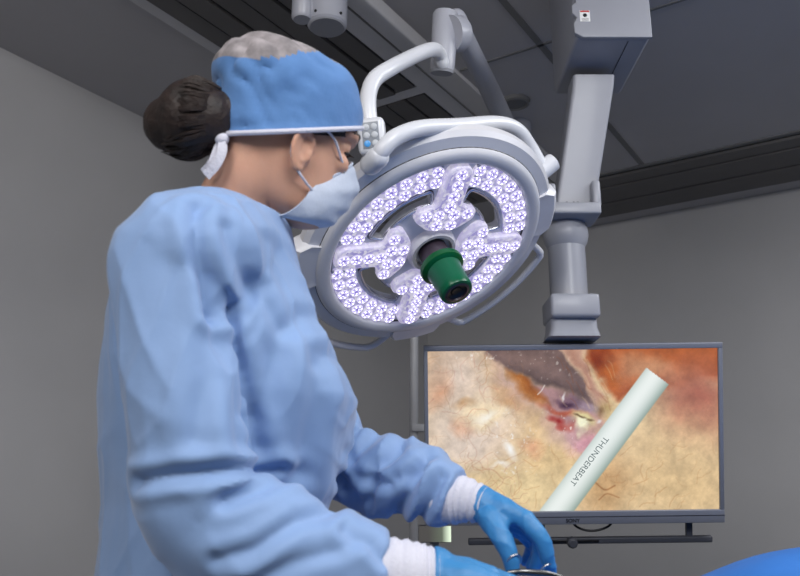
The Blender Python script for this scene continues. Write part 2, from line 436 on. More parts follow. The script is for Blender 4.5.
for k in range(4):
    # outer arc panel
    phc = PH0 + math.radians(45 + 90 * k)
    o2 = slot_outline(phc, .745, .975, math.radians(35.5))
    bm = newbm(); prism(bm, [LX(p.x, p.y, -.012) for p in o2], LN * .010, bev=.003)
    pn = obj('led_panel', bm, M['panel'], lamp)
    for r, cnt, half in ((.803, 7, 31), (.918, 8, 32)):
        for i in range(cnt):
            a = phc + math.radians(-half + 2 * half * i / (cnt - 1)); place_lens(r * math.cos(a), r * math.sin(a), -.0035, pn, random.random() * 6)
    # inner mushroom shaped panel with spoke
    ph = PH0 + math.radians(90 * k); ca, sa = math.cos(ph), math.sin(ph)
    poly = [(.26, -.14), (.38, -.30), (.49, -.30), (.545, -.125), (.90, -.125), (.965, -.08), (.965, .08), (.90, .125), (.545, .125), (.49, .30), (.38, .30), (.26, .14)]
    po = round_poly([(p[0], p[1]) for p in poly], .05)
    bm = newbm(); prism(bm, [LX(p.x * ca - p.y * sa, p.x * sa + p.y * ca, -.012) for p in po], LN * .022, bev=.006)
    pn = obj('led_panel', bm, M['panelrim'], lamp)
    po2 = round_poly([(.52 + (p[0] - .52) * .93 + .0, p[1] * .80) for p in poly], .05)
    bm = newbm(); prism(bm, [LX(p.x * ca - p.y * sa, p.x * sa + p.y * ca, .0095) for p in po2], LN * .001)
    obj('lens_bed', bm, M['panel'], pn)
    for x, y in ((.895, 0), (.775, 0), (.655, 0), (.54, 0), (.455, .215), (.45, .085), (.45, -.07), (.455, -.205), (.335, .075), (.33, -.07)):
        place_lens(x * ca - y * sa, x * sa + y * ca, .0095, pn, random.random() * 6)
    # flat grey rib next to the spoke
    for sg in (-1, 1):
        bm = newbm(); q = [(.72, .165 * sg), (.955, .165 * sg), (.95, .225 * sg), (.73, .205 * sg)]
        prism(bm, [LX(x * ca - y * sa, x * sa + y * ca, -.012) for x, y in q], LN * .012, bev=.003)
        obj('rib', bm, M['lampwhite'], housing)
# hub and handle
bm = newbm(); lathe(bm, [(.066, -.012), (.064, .004), (.058, .012), (.05, .012), (.047, .002), (.036, 0)], LC, LAX, 48); obj('hub_ring', bm, M['housing'], lamp)
hd = newbm(); lathe(hd, [(0, 0), (.0375, 0), (.037, .06), (.034, .064), (0, .064)], LC, LAX, 48); handle = obj('handle', hd, M['stem'], lamp, label='dark stem of the lamp handle')
bm = newbm(); lathe(bm, [(.03, .052), (.054, .053), (.0565, .060), (.055, .068), (.046, .075), (.030, .075)], LC, LAX, 48); obj('collar', bm, M['darkgreen'], handle)
bm = newbm(); lathe(bm, [(.0, .072), (.045, .073), (.0425, .09), (.0415, .13), (.0415, .146), (.039, .152), (.032, .153)], LC, LAX, 48); obj('grip', bm, M['green'], handle)
bm = newbm(); lathe(bm, [(.032, .1525), (.026, .154), (.0245, .149)], LC, LAX, 40); obj('grip_ring', bm, M['stem'], handle)
bm = newbm(); lathe(bm, [(.0245, .1495), (.014, .146), (.011, .149), (.0, .147)], LC, LAX, 40); obj('grip_bore', bm, M['black'], handle)
# yoke around the head
bm = newbm()
tube(bm, [P(*q) for q in ((377, 157, 1.70), (383, 149, 1.69), (396, 137, 1.70), (420, 128.5, 1.74), (460, 126, 1.82), (497, 123.5, 1.91), (517, 130, 1.96), (530, 147, 2.0), (541, 167, 2.02))],
     [.0185] * 9, 20, 6, 'round')
obj('yoke', bm, M['lampwhite'], lamp)
bm = newbm(); tube(bm, [P(553, 162, 2.03), P(541, 171, 2.02), P(528, 181, 2.0)], [.0235, .0245, .023], 24); obj('pivot', bm, M['lampwhite'], lamp)
bm = newbm(); tube(bm, [P(378, 157, 1.70), P(371, 164, 1.72)], [.0245, .0245], 24, 1, 'round'); obj('pivot', bm, M['lampwhite'], lamp)
# keypad
kx = (CR * .985 + CU * .10 + CF * -.1).normalized(); kz = (CU - kx * CU.dot(kx)).normalized(); ky = kz.cross(kx)
kc = P(372, 137, 1.71)
bm = newbm(); box(bm, kc, .060, .042, .079, (kx, ky, kz), .012); kp = obj('keypad', bm, M['lampwhite'], lamp)
fr = -1 if ky.dot(CF) > 0 else 1
bm = newbm(); box(bm, kc + ky * fr * .0212, .036, .002, .056, (kx, ky, kz), .0006); obj('keypad_face', bm, M['keyface'], kp)
for i in range(2):
    for j in range(3):
        c = kc + ky * fr * .0222 + kx * (-.0085 + .017 * i) + kz * (.0175 - .0175 * j)
        bm = newbm(); lathe(bm, [(0, .002), (.005, .0022), (.0068, .0012), (.0072, -.001)], c, (kx, kz, ky * fr), 20)
        obj('button', bm, M['blueled'] if (i, j) == (0, 2) else M['button'], kp, label='blue lit keypad button' if (i, j) == (0, 2) else None)
# bent tube to the joint
bm = newbm()
tube(bm, [P(*q) for q in ((370, 128, 1.73), (368, 108, 1.74), (369, 92, 1.755), (375, 79, 1.775), (389, 69, 1.81), (410, 58, 1.9), (426, 51, 1.97), (435, 50, 2.02), (440, 56, 2.05), (442, 64, 2.06))],
     [.0185] * 10, 20, 6, 'round')
obj('support_tube', bm, M['lampwhite'], lamp)
bm = newbm(); tube(bm, [P(446, 12, 2.13), P(445.5, 16, 2.13), P(442.5, 66, 2.08), P(442, 71, 2.08)], [.03, .035, .032, .030], 28); jc = obj('joint', bm, M['armwhite'], lamp)
bm = newbm(); tube(bm, [P(442, 70.6, 2.08), P(441.8, 73.5, 2.08)], [.031, .029], 28); obj('joint_cap', bm, M['armshade'], jc)
bm = newbm(); tube(bm, [P(450, 34, 2.1), P(459, 34, 2.12), P(461, 34, 2.125)], [.048, .048, .042], 32); obj('joint_disc', bm, M['armwhite'], jc)
bm = newbm(); tube(bm, [P(457, 22, 2.16), P(466, 42, 2.25), P(492, 95, 2.85), P(517, 150, 3.7)], [.036, .034, .042, .055], 20, 5, 'round', flat=.8); obj('spring_arm', bm, M['armwhite'], lamp)
bm = newbm(); c = P(516, 148, 3.7); tube(bm, [V((c.x, c.y, c.z - .08)), V((c.x, c.y, ZC))], .075, 28); obj('ceiling_mount', bm, M['armwhite'], lamp)

# hub of a second ceiling arm, upper left
c = P(327, 27, 2.45); hub = thing('ceiling_arm_hub', 'white cylindrical arm hub hanging from the ceiling above the blue cap', 'arm hub', V((c.x, c.y, ZC)))
bm = newbm(); tube(bm, [V((c.x, c.y, c.z)), V((c.x, c.y, c.z + .006)), V((c.x, c.y, ZC))], [.056, .061, .063], 40); hb = obj('hub_barrel', bm, M['armwhite'], hub)
bm = newbm(); tube(bm, [V((c.x, c.y, c.z - .004)), V((c.x, c.y, c.z))], [.052, .056], 40); obj('end_cap', bm, M['armshade'], hub)
c2 = P(302, 20, 2.42)
bm = newbm(); tube(bm, [V((c2.x, c2.y, c2.z)), V((c2.x, c2.y, c2.z + .008)), V((c2.x, c2.y, c2.z + .12))], [.026, .032, .032], 28); box(bm, (V((c2.x, c2.y, c2.z + .06)) + V((c.x, c.y, c2.z + .06))) / 2, (c.x - c2.x), .06, .09, None, .012); obj('side_knuckle', bm, M['armwhite'], hub)
for dx in (-.03, .045):
    bm = newbm(); q = V((c.x + dx, c.y - math.sqrt(.062 ** 2 - dx * dx), c.z + .02)); nrm = (q - V((c.x, c.y, q.z))).normalized(); tube(bm, [q - nrm * .002, q + nrm * .002], .0045, 12); obj('screw', bm, M['black'], hub)

# ------------------------------------------------------------------ monitor arm
arm = thing('monitor_arm', 'white ceiling arm with box, bar and round column carrying the monitor', 'monitor arm', V((.6, 2.2, ZC)))
x0, x1, y0, y1, zb = .503, .72, 2.03, 2.36, 2.285
bm = newbm(); box(bm, ((x0 + x1) / 2, (y0 + y1) / 2, (zb + ZC) / 2), x1 - x0, y1 - y0, ZC - zb, None, .012); bx = obj('arm_box', bm, M['armgrey'], arm)
bm = newbm()
prism(bm, [V((x0 + .004, y0 - .001, zb + .30)), V((x0 + .004, y0 - .001, zb + .11)), V((x0 - .008, y0 - .001, zb + .10)), V((x0 - .008, y0 - .001, zb + .075)), V((x0 + .005, y0 - .001, zb + .06)),
           V((x0 - .006, y0 - .001, zb + .04)), V((x0 - .004, y0 - .001, zb + .01)), V((x0 + .02, y0 - .001, zb - .004)), V((x1, y0 - .001, zb - .004)), V((x1, y0 - .001, zb + .30))], V((0, -.012, 0)), bev=.003)
obj('front_cover', bm, M['armgrey'], bx)
bm = newbm(); box(bm, (x0 + .155, (y0 + y1) / 2, zb - .0005), .002, y1 - y0 - .03, .003); obj('cover_seam', bm, M['housing_dark'], bx)
# warning sticker with its red top and dark symbol
sc0 = V((.531, y0 - .0135, zb + .064)); 
bm = newbm(); box(bm, sc0, .029, .001, .036); stk = obj('warning_sticker', bm, M['sticker'], bx, False)
bm = newbm(); box(bm, sc0 + V((0, -.0007, .0145)), .026, .0008, .005); obj('red_band', bm, M['red'], stk, False)
bm = newbm(); lathe(bm, [(0, .0008), (.0065, .0008), (.0065, 0)], sc0 + V((0, -.0004, .002)), (V((1, 0, 0)), V((0, 0, 1)), V((0, -1, 0))), 6); obj('black_symbol', bm, M['black'], stk, False)
bm = newbm()
for i in range(3): box(bm, sc0 + V((0, -.0007, -.009 - .003 * i)), .02, .0006, .0009)
obj('print_lines', bm, M['wallseam'], stk, False)
# drop bar
def rect(cx, cy, d, wpx, dep, r=.012):
    c = P(cx, cy, d); w = wpx * d / 800
    po = round_poly([(-w / 2, -dep / 2), (w / 2, -dep / 2), (w / 2, dep / 2), (-w / 2, dep / 2)], r)
    return [c + V((p.x, p.y, 0)) for p in po]
bm = newbm(); loft(bm, [rect(591, 82, 2.47, 41, .09), rect(590, 94, 2.47, 41, .09), rect(573, 208, 2.42, 39, .09)]); obj('drop_bar', bm, M['armgrey'], arm)
bm = newbm(); c = P(571, 215, 2.4); box(bm, c, .152, .13, .036, None, .006); br = obj('bracket', bm, M['armgrey'], arm)
for q, w in ((P(550, 202, 2.4), .022), (P(593, 199, 2.4), .026)):
    bm = newbm(); box(bm, q, w, .10, .085, None, .009); obj('bracket_lug', bm, M['armgrey'], br)
for px in (567, 574, 578):
    bm = newbm(); q = P(px - 1, 204, 2.375); tube(bm, [q, q + V((0, -.012, 0))], .0035, 10); obj('screw', bm, M['stem'], br)
VX = (V((1, 0, 0)), V((0, 1, 0)), EZ)
c = P(568, 345, 2.4); zt = P(568, 222, 2.4).z; k_ = 2.4 / 800
def zz(py): return P(568, py, 2.4).z
cy_ = P(568, 270, 2.4).y; cx_ = P(567.5, 270, 2.4).x
o = V((cx_, cy_, 0))
bm = newbm(); lathe(bm, [(0, zz(221)), (.060, zz(221)), (.066, zz(226)), (.068, zz(234)), (.064, zz(241)), (.055, zz(247)), (0, zz(247))], o, VX, 48); obj('collar', bm, M['armgrey'], arm)
bm = newbm(); tube(bm, [V((cx_, cy_, zz(246))), V((cx_, cy_, zz(310)))], .0555, 48); obj('column', bm, M['armgrey'], arm)
bm = newbm(); box(bm, (cx_, cy_ - .01, zz(314)), .142, .15, .07, None, .01); obj('column_block', bm, M['armgrey'], arm)
bm = newbm(); loft(bm, [[V((cx_, cy_, z)) + V((p.x, p.y, 0)) for p in round_poly([(-w, -.06), (w, -.06), (w, .06), (-w, .06)], .02)] for z, w in ((zz(323), .066), (zz(335), .068), (zz(343.5), .076))]); obj('column_foot', bm, M['armshade'], arm)

# ------------------------------------------------------------------ monitor
DM = 2.34
roll = math.radians(.7)
MX = (CR * math.cos(roll) + CU * math.sin(roll)); MZ = (CU * math.cos(roll) - CR * math.sin(roll)); MY = MZ.cross(MX)   # MY points away from the viewer
if MY.dot(CF) < 0: MY = -MY
pxm = DM / 800
MC = P(573.5, 433, DM)
def MP(px, py, out=0): return MC + MX * (px - 573.5) * pxm + MZ * (433 - py) * pxm - MY * out
def mrect(bm, xa, ya, xb, yb, th, back=0, bev=0, mi=0):
    c = MP((xa + xb) / 2, (ya + yb) / 2, back + th / 2); box(bm, c, abs(xb - xa) * pxm, th, abs(yb - ya) * pxm, (MX, MY, MZ), bev, mi)
mon = thing('surgical_monitor', 'wide grey monitor showing an endoscopic view of yellow and red tissue', 'monitor', MP(573.5, 346))
bm = newbm(); mrect(bm, 426, 347, 721, 522, .06, -.075, .008); obj('back_shell', bm, M['bezel_back'], mon)
bm = newbm()
mrect(bm, 424.5, 344, 722.5, 349.5, .03, -.02, .002); mrect(bm, 424.5, 510.5, 722.5, 523.5, .03, -.02, .002)
mrect(bm, 424.5, 349, 428.5, 511, .0295, -.02, .002); mrect(bm, 718, 349, 722.5, 511, .0295, -.02, .002)
bez = obj('bezel', bm, M['bezel'], mon)
bm = newbm(); mrect(bm, 424.5, 515.6, 722.5, 516.4, .0004, .0100); obj('bezel_groove', bm, M['housing_dark'], bez, False)
# screen with its moving picture: painted per vertex of a fine grid
def fbm(x, y, seed, oct=5, f0=1.0, gain=.5):
    rng = np.random.default_rng(seed); out = np.zeros_like(x); amp = 1; tot = 0; f = f0
    for o in range(oct):
        g = rng.random((64, 64)); X = x * f + o * 7.3; Y = y * f + o * 3.1
        xi = np.floor(X).astype(int); yi = np.floor(Y).astype(int); fx = X - xi; fy = Y - yi
        fx = fx * fx * (3 - 2 * fx); fy = fy * fy * (3 - 2 * fy)
        a = g[xi % 64, yi % 64]; b = g[(xi + 1) % 64, yi % 64]; c = g[xi % 64, (yi + 1) % 64]; d = g[(xi + 1) % 64, (yi + 1) % 64]
        out += amp * ((a * (1 - fx) + b * fx) * (1 - fy) + (c * (1 - fx) + d * fx) * fy); tot += amp; amp *= gain; f *= 2
    return out / tot
def paint_screen(X, Y):
    c = np.zeros(X.shape + (3,))
    wx = X + 9 * (fbm(X, Y, 1, 4, .05) - .5) * 2; wy = Y + 9 * (fbm(X, Y, 2, 4, .05) - .5) * 2
    def put(col, m): 
        m = np.clip(m, 0, 1)[..., None]; c[:] = c * (1 - m) + np.array(col, float) * m
    def blob(cx, cy, rx, ry, rot=0, soft=.5, w=True):
        xx, yy = (wx, wy) if w else (X, Y)
        a = math.radians(rot); dx, dy = xx - cx, yy - cy
        u = (dx * math.cos(a) + dy * math.sin(a)) / rx; v = (-dx * math.sin(a) + dy * math.cos(a)) / ry
        r = np.sqrt(u * u + v * v); return np.clip((1 + soft - r) / (2 * soft), 0, 1)
    def poly(pts, soft=3, w=True):
        xx, yy = (wx, wy) if w else (X, Y)
        ins = np.zeros(X.shape, bool); dist = np.full(X.shape, 1e9)
        for i in range(len(pts)):
            x0, y0 = pts[i - 1]; x1, y1 = pts[i]
            cond = ((y0 > yy) != (y1 > yy)) & (xx < (x1 - x0) * (yy - y0) / (y1 - y0 + 1e-9) + x0); ins ^= cond
            t = np.clip(((xx - x0) * (x1 - x0) + (yy - y0) * (y1 - y0)) / ((x1 - x0) ** 2 + (y1 - y0) ** 2 + 1e-9), 0, 1)
            dist = np.minimum(dist, np.hypot(xx - x0 - t * (x1 - x0), yy - y0 - t * (y1 - y0)))
        return np.clip(np.where(ins, dist, -dist) / soft * .5 + .5, 0, 1)
    c[:] = (222, 196, 158)
    rs = np.random.default_rng(5)
    def stroke(pts, wd, col, al, soft=.8):
        pts = crom([list(p) for p in pts], 5); d = np.full(X.shape, 1e9)
        x0 = min(p[0] for p in pts) - 6; x1 = max(p[0] for p in pts) + 6; y0 = min(p[1] for p in pts) - 6; y1 = max(p[1] for p in pts) + 6
        ii = np.where((gx_ >= x0) & (gx_ <= x1))[0]; jj = np.where((gy_ >= y0) & (gy_ <= y1))[0]
        if len(ii) == 0 or len(jj) == 0: return
        sl = np.s_[jj[0]:jj[-1] + 1, ii[0]:ii[-1] + 1]; xx, yy = X[sl], Y[sl]; d = np.full(xx.shape, 1e9)
        for a, b_ in zip(pts, pts[1:]):
            ex, ey = b_[0] - a[0], b_[1] - a[1]; t = np.clip(((xx - a[0]) * ex + (yy - a[1]) * ey) / (ex * ex + ey * ey + 1e-9), 0, 1)
            d = np.minimum(d, np.hypot(xx - a[0] - t * ex, yy - a[1] - t * ey))
        m = (np.clip((wd - d) / soft + .5, 0, 1) * al)[..., None]; c[sl] = c[sl] * (1 - m) + np.array(col, float) * m
    gx_ = X[0]; gy_ = Y[:, 0]
    # yellow fatty sheet, pinker to the upper left, pale on the hump
    put((202, 172, 146), blob(446, 372, 34, 46, 0, .6)); put((226, 208, 194), blob(462, 372, 22, 26, 10, .7) * .8); put((224, 206, 190), blob(466, 436, 46, 40, -15, .7))
    put((206, 172, 138), poly([(484, 345), (500, 372), (516, 384), (546, 404), (560, 430), (548, 452), (524, 440), (519, 414), (510, 402), (497, 388)], 12))
    put((206, 172, 160), poly([(486, 350), (500, 368), (530, 392), (556, 412), (560, 424), (536, 412), (510, 396), (496, 380)], 7) * .8)
    put((226, 206, 190), blob(504, 436, 20, 34, -20, .6)); put((224, 196, 148), blob(470, 494, 60, 26, 0, .6)); put((224, 194, 146), blob(548, 456, 42, 34, 20, .6)); put((228, 204, 158), blob(520, 490, 40, 22, 0, .6))
    put((240, 218, 178), blob(484, 411, 21, 13, -12, .55) * .85); put((182, 132, 84), blob(466, 404, 8, 3.2, -25, .8) * .6); put((196, 150, 104), blob(508, 398, 15, 7, 35, .7) * .7)
    put((208, 140, 100), blob(440, 392, 9, 14, 20, .9) * .55); put((206, 140, 100), blob(462, 428, 7, 8, 0, .9) * .5); put((220, 156, 122), blob(530, 444, 9, 6, 30, .8) * .6)
    put((212, 168, 170), blob(572, 436, 24, 14, 40, .6)); put((196, 134, 156), blob(587, 441, 10, 7, -35, .7) * .8); put((220, 190, 168), blob(556, 440, 14, 8, 30, .7) * .7)
    # violet grey fold and its dark pit
    put((170, 132, 132), poly([(528, 378), (552, 384), (590, 396), (602, 406), (602, 420), (588, 434), (566, 428), (546, 412)], 5)); put((160, 138, 150), blob(584, 404, 18, 7, 18, .6)); put((196, 152, 148), blob(592, 422, 9, 8, 0, .7))
    put((150, 84, 32), poly([(506, 370), (528, 375), (538, 386), (548, 404), (534, 402), (518, 388)], 5)); put((196, 128, 62), poly([(508, 374), (518, 377), (534, 394), (540, 404), (524, 394)], 5) * .7)
    put((118, 96, 92), poly([(474, 340), (556, 340), (574, 366), (588, 386), (592, 401), (572, 392), (552, 383), (529, 375), (508, 372), (497, 366), (482, 352)], 3)); put((92, 74, 70), poly([(510, 368), (532, 370), (556, 379), (588, 394), (590, 400), (570, 392), (550, 384), (528, 376)], 4) * .75)
    put((146, 118, 110), blob(522, 356, 22, 6, 8, .7) * .7); put((138, 112, 106), blob(556, 372, 16, 4, 35, .7) * .5)
    # pink strip, cream fat and the rusty red corner
    put((196, 156, 136), poly([(554, 340), (586, 340), (590, 356), (600, 376), (612, 404), (604, 410), (593, 400), (586, 380), (572, 362)], 3)); put((166, 116, 96), poly([(566, 346), (578, 350), (592, 378), (598, 396), (590, 388), (580, 368)], 4) * .6)
    put((218, 196, 150), poly([(584, 350), (592, 362), (604, 384), (612, 400), (606, 402), (594, 380)], 3) * .7)
    put((176, 96, 54), poly([(588, 340), (730, 340), (730, 376), (650, 392), (616, 398), (604, 382), (594, 362)], 4)); put((150, 62, 24), blob(603, 362, 9, 16, -25, .6) * .85); put((200, 150, 116), blob(640, 372, 24, 12, 10, .7) * .7); put((198, 110, 44), blob(610, 376, 6, 12, -25, .7) * .6); put((122, 46, 20), blob(600, 358, 8, 9, 0, .7) * .6)
    put((206, 150, 112), blob(664, 372, 40, 12, 15, .6) * .8); put((168, 100, 80), blob(700, 410, 36, 40, 0, .6)); put((222, 192, 146), blob(680, 470, 70, 50, 0, .6)); put((206, 168, 122), blob(604, 486, 22, 30, 0, .6))
    put((196, 170, 110), blob(604, 408, 9, 9, 0, .8) * .8); put((120, 86, 50), blob(598, 410, 3, 5, 20, .8) * .6)
    put((70, 44, 60), blob(568, 403, 9, 3.6, 22, .6)); put((100, 70, 84), blob(573, 398, 9, 3, 25, .7) * .6)
    put((172, 84, 56), blob(562, 411, 20, 3.2, 10, .6) * .85); put((160, 44, 34), blob(554, 418, 4.5, 3, 20, .7)); put((168, 56, 44), blob(558, 424, 3, 4, 0, .8) * .8); put((190, 96, 80), blob(566, 426, 7, 4, 10, .8) * .7)
    put((214, 200, 148), blob(581, 419, 12, 6, 20, .5)); put((240, 238, 204), blob(579, 425, 7, 5, 40, .45)); put((96, 72, 44), blob(577, 418, 6, 1.6, 30, .5) * .85); put((90, 66, 40), blob(586, 421, 4, 1.3, -30, .5) * .7)
    # vessels: many fine branching strokes
    for k in range(110):
        x = rs.uniform(429, 520); y = rs.uniform(352, 508); a = rs.uniform(0, 6.28); pts = [(x, y)]
        for q in range(rs.integers(3, 7)):
            a += rs.normal(0, .6); x += 5 * math.cos(a); y += 5 * math.sin(a); pts.append((x, y))
        stroke(pts, rs.uniform(.05, .35), (rs.uniform(160, 190), rs.uniform(104, 136), rs.uniform(80, 104)), rs.uniform(.2, .5))
    for k in range(70):
        x = rs.uniform(510, 716); y = rs.uniform(440, 508); a = rs.uniform(-.6, .6) + 2.4; pts = [(x, y)]
        for q in range(4): a += rs.normal(0, .4); x += 4 * math.cos(a); y += 4 * math.sin(a); pts.append((x, y))
        stroke(pts, rs.uniform(.2, .6), (178, 128, 84), rs.uniform(.15, .4))
    for k in range(26):
        x = rs.uniform(556, 614); y = rs.uniform(350, 400); pts = [(x, y), (x + 4, y + rs.uniform(3, 8)), (x + 7, y + rs.uniform(8, 18))]
        stroke(pts, rs.uniform(.3, .9), (220, 190, 150) if k % 2 else (140, 80, 50), .3)
    stroke([(594, 482), (604, 490), (614, 486)], .8, (150, 100, 60), .6); stroke([(598, 500), (606, 494), (618, 498)], .7, (150, 100, 60), .5)
    c *= (1 + .34 * (fbm(X, Y, 21, 6, .10, .7) - .5))[..., None]
    gl = np.clip((fbm(X, Y, 31, 3, .33) - .72) * 14, 0, 1)
    put((250, 246, 240), gl * np.clip(blob(512, 444, 20, 30, -20, .6) * .8 + blob(545, 362, 30, 12, 20, .6) * .4 + blob(470, 356, 30, 6, 10, .6) * .7 + blob(566, 425, 20, 10, 30, .6) * .7, 0, 1))
    put((252, 250, 246), blob(507, 447, 9, 4.5, 60, .7)); put((250, 246, 240), blob(499, 464, 6, 2, -10, .8) * .8); put((252, 246, 232), blob(483, 412, 8, 4, -20, .9)); put((240, 236, 236), blob(565, 394, 1.6, 3, 0, .5) * .8); stroke([(538, 394), (542, 390), (545, 385)], .5, (236, 226, 222), .8)
    put((236, 232, 234), blob(596, 419, 2.5, 1.8, 0, .6) * .8)
    # instrument shaft
    ax, ay, bx_, by_ = 554.5, 512, 658, 377
    dx, dy = bx_ - ax, by_ - ay; L = math.hypot(dx, dy); t = ((X - ax) * dx + (Y - ay) * dy) / L; s = ((X - ax) * -dy + (Y - ay) * dx) / L
    hw = 14.0 + 0 * t
    inside = np.clip((hw - np.abs(s)) / 1.2 + .5, 0, 1) * (t < L)
    sh = np.clip(1 - ((s + 3) / 17.5) ** 2, 0, 1)
    colr = np.stack([140 + 100 * sh, 160 + 86 * sh, 150 + 92 * sh], -1)
    m = inside[..., None]; c[:] = c * (1 - m) + colr * m
    return np.clip(c, 0, 255)
NX, NY = 436, 244
gx = np.linspace(428.5, 718, NX); gy = np.linspace(511, 349.5, NY)
XX, YY = np.meshgrid(gx, gy)
cols = paint_screen(XX, YY) / 255
cols = np.where(cols <= .04045, cols / 12.92, ((cols + .055) / 1.055) ** 2.4)
o3 = np.array(MC); mx = np.array(MX); mz = np.array(MZ); my = np.array(MY)
co3 = o3 + ((XX - 573.5) * pxm)[..., None] * mx + ((433 - YY) * pxm)[..., None] * mz - my * .002
me = bpy.data.meshes.new('screen')
idx = np.arange(NX * NY).reshape(NY, NX)
faces = np.stack([idx[:-1, :-1], idx[:-1, 1:], idx[1:, 1:], idx[1:, :-1]], -1).reshape(-1, 4)
me.from_pydata(co3.reshape(-1, 3).tolist(), [], faces.tolist())
at = me.color_attributes.new('picture', 'FLOAT_COLOR', 'POINT')
at.data.foreach_set('color', np.concatenate([cols.reshape(-1, 3), np.ones((NX * NY, 1))], 1).ravel())
ms = bpy.data.materials.new('lit screen'); ms.use_nodes = True; b = ms.node_tree.nodes['Principled BSDF']
a_ = ms.node_tree.nodes.new('ShaderNodeAttribute'); a_.attribute_name = 'picture'
ms.node_tree.links.new(a_.outputs['Color'], b.inputs['Emission Color']); b.inputs['Emission Strength'].default_value = .95
b.inputs['Base Color'].default_value = (.01, .01, .01, 1); b.inputs['Roughness'].default_value = .25
screen = link('screen', me, ms, mon, False)
def text(body, size, c, xdir, ydir, m, parent, name, ext=.0003, font_shear=0, bold=0):
    cu = bpy.data.curves.new(name, 'FONT'); cu.body = body; cu.size = size; cu.align_x = 'CENTER'; cu.align_y = 'CENTER'; cu.extrude = ext; cu.offset = bold
    t = bpy.data.objects.new('t', cu); COL.objects.link(t)
    dg = bpy.context.evaluated_depsgraph_get(); dg.update(); me = bpy.data.meshes.new_from_object(t.evaluated_get(dg)); bpy.data.objects.remove(t)
    z = xdir.cross(ydir)
    for v in me.vertices: v.co = c + xdir * v.co.x + ydir * v.co.y + z * v.co.z
    return link(name, me, m, parent, False)
tdx = (MX * -.608 - MZ * .794).normalized(); tdy = (MX * .794 - MZ * .608).normalized()
if tdx.cross(tdy).dot(MY) > 0: tdy = -tdy
M['ink'] = emat('screen lettering', lin(96, 112, 112), .9, base=lin(10))
text('THUNDERBEAT', 8.4 * pxm, MP(588.5, 461, .0025), tdx, tdy, M['ink'], screen, 'shaft_lettering')
text('SONY', 5.2 * pxm, MP(571, 519.8, .0103), MX, MZ, M['black'], bez, 'maker_lettering', bold=.0004)
# lower handle rail, knob and cable of the monitor
bm = newbm(); mrect(bm, 468, 541.5, 716, 548, .018, -.05, .004); rl = obj('lower_rail', bm, M['bezel_back'], mon)
bm = newbm(); q = MP(572.5, 545, -.03); lathe(bm, [(0, .022), (.010, .022), (.016, .016), (.017, 0)], q, (MX, MZ, -MY), 8); obj('clamp_knob', bm, M['bezel_back'], rl)
for xa in (540, 690):
    bm = newbm(); mrect(bm, xa, 520, xa + 6, 543, .012, -.05); obj('rail_bracket', bm, M['bezel_back'], rl)
bm = newbm(); mrect(bm, 545, 543.3, 600, 545.8, .004, -.032, .001); obj('rail_slot', bm, M['black'], rl)
bm = newbm(); tube(bm, [MP(571, 520, -.03), MP(576, 528, -.02), MP(586, 532, -.015), MP(598, 532, -.015), MP(610, 528, -.02), MP(616, 520, -.03)], .0035, 10, 6); obj('cable', bm, M['black'], mon)

# ------------------------------------------------------------------ post and painted gleam strip behind
pb = P(411.5, 420, 3.1)
post = thing('equipment_post', 'slim grey metal post on a round foot standing left of the monitor', 'post', V((pb.x, pb.y, 0)))
bm = newbm(); tube(bm, [V((pb.x, pb.y, .03)), V((pb.x + .012, pb.y, 1.75))], .0175, 20); obj('pole', bm, M['post'], post)
bm = newbm(); lathe(bm, [(0, .045), (.05, .045), (.12, .02), (.13, 0), (0, 0)], V((pb.x, pb.y, 0)), VX, 40); obj('foot', bm, M['post'], post)
bm = newbm(); q = P(418, 428, 3.08); box(bm, q, .05, .03, .03, None, .004); obj('clamp', bm, M['post'], post)
ms = bpy.data.materials.new('painted gleam strip'); ms.use_nodes = True; nt = ms.node_tree; b = nt.nodes['Principled BSDF']
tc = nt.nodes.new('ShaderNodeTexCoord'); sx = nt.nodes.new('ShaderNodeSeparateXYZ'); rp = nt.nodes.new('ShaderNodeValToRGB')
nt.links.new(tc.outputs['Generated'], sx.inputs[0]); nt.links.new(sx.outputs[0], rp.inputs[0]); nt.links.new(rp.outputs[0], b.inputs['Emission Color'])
rp.color_ramp.elements[0].position = .3; rp.color_ramp.elements[0].color = lin(76, 74, 72); rp.color_ramp.elements[1].position = .97; rp.color_ramp.elements[1].color = lin(238, 255, 226)  # pale gleam painted as an emission gradient, no lamp inside
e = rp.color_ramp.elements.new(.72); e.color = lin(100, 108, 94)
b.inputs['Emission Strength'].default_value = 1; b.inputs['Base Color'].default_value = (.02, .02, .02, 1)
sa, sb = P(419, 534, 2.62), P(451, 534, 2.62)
strip = thing('gleam_box', 'small dark box with a pale green gleam painted at its right end, below the monitor corner', 'box', V(((sa.x + sb.x) / 2, sa.y + .08, 0)))
bm = newbm(); box(bm, ((sa + sb) / 2), (sb - sa).length, .004, .05); obj('gleam_face', bm, ms, strip, False)
bm = newbm(); box(bm, (sa + sb) / 2 + V((0, .045, 0)), (sb - sa).length, .08, .054, None, .003); obj('case', bm, M['bezel_back'], strip)
mz_ = (sa.z - .027)
bm = newbm(); tube(bm, [V(((sa.x + sb.x) / 2, sa.y + .06, .03)), V(((sa.x + sb.x) / 2, sa.y + .06, mz_))], .016, 16); lathe(bm, [(0, .03), (.09, .02), (.1, 0), (0, 0)], V(((sa.x + sb.x) / 2, sa.y + .06, 0)), VX, 32); obj('stand', bm, M['post'], strip)

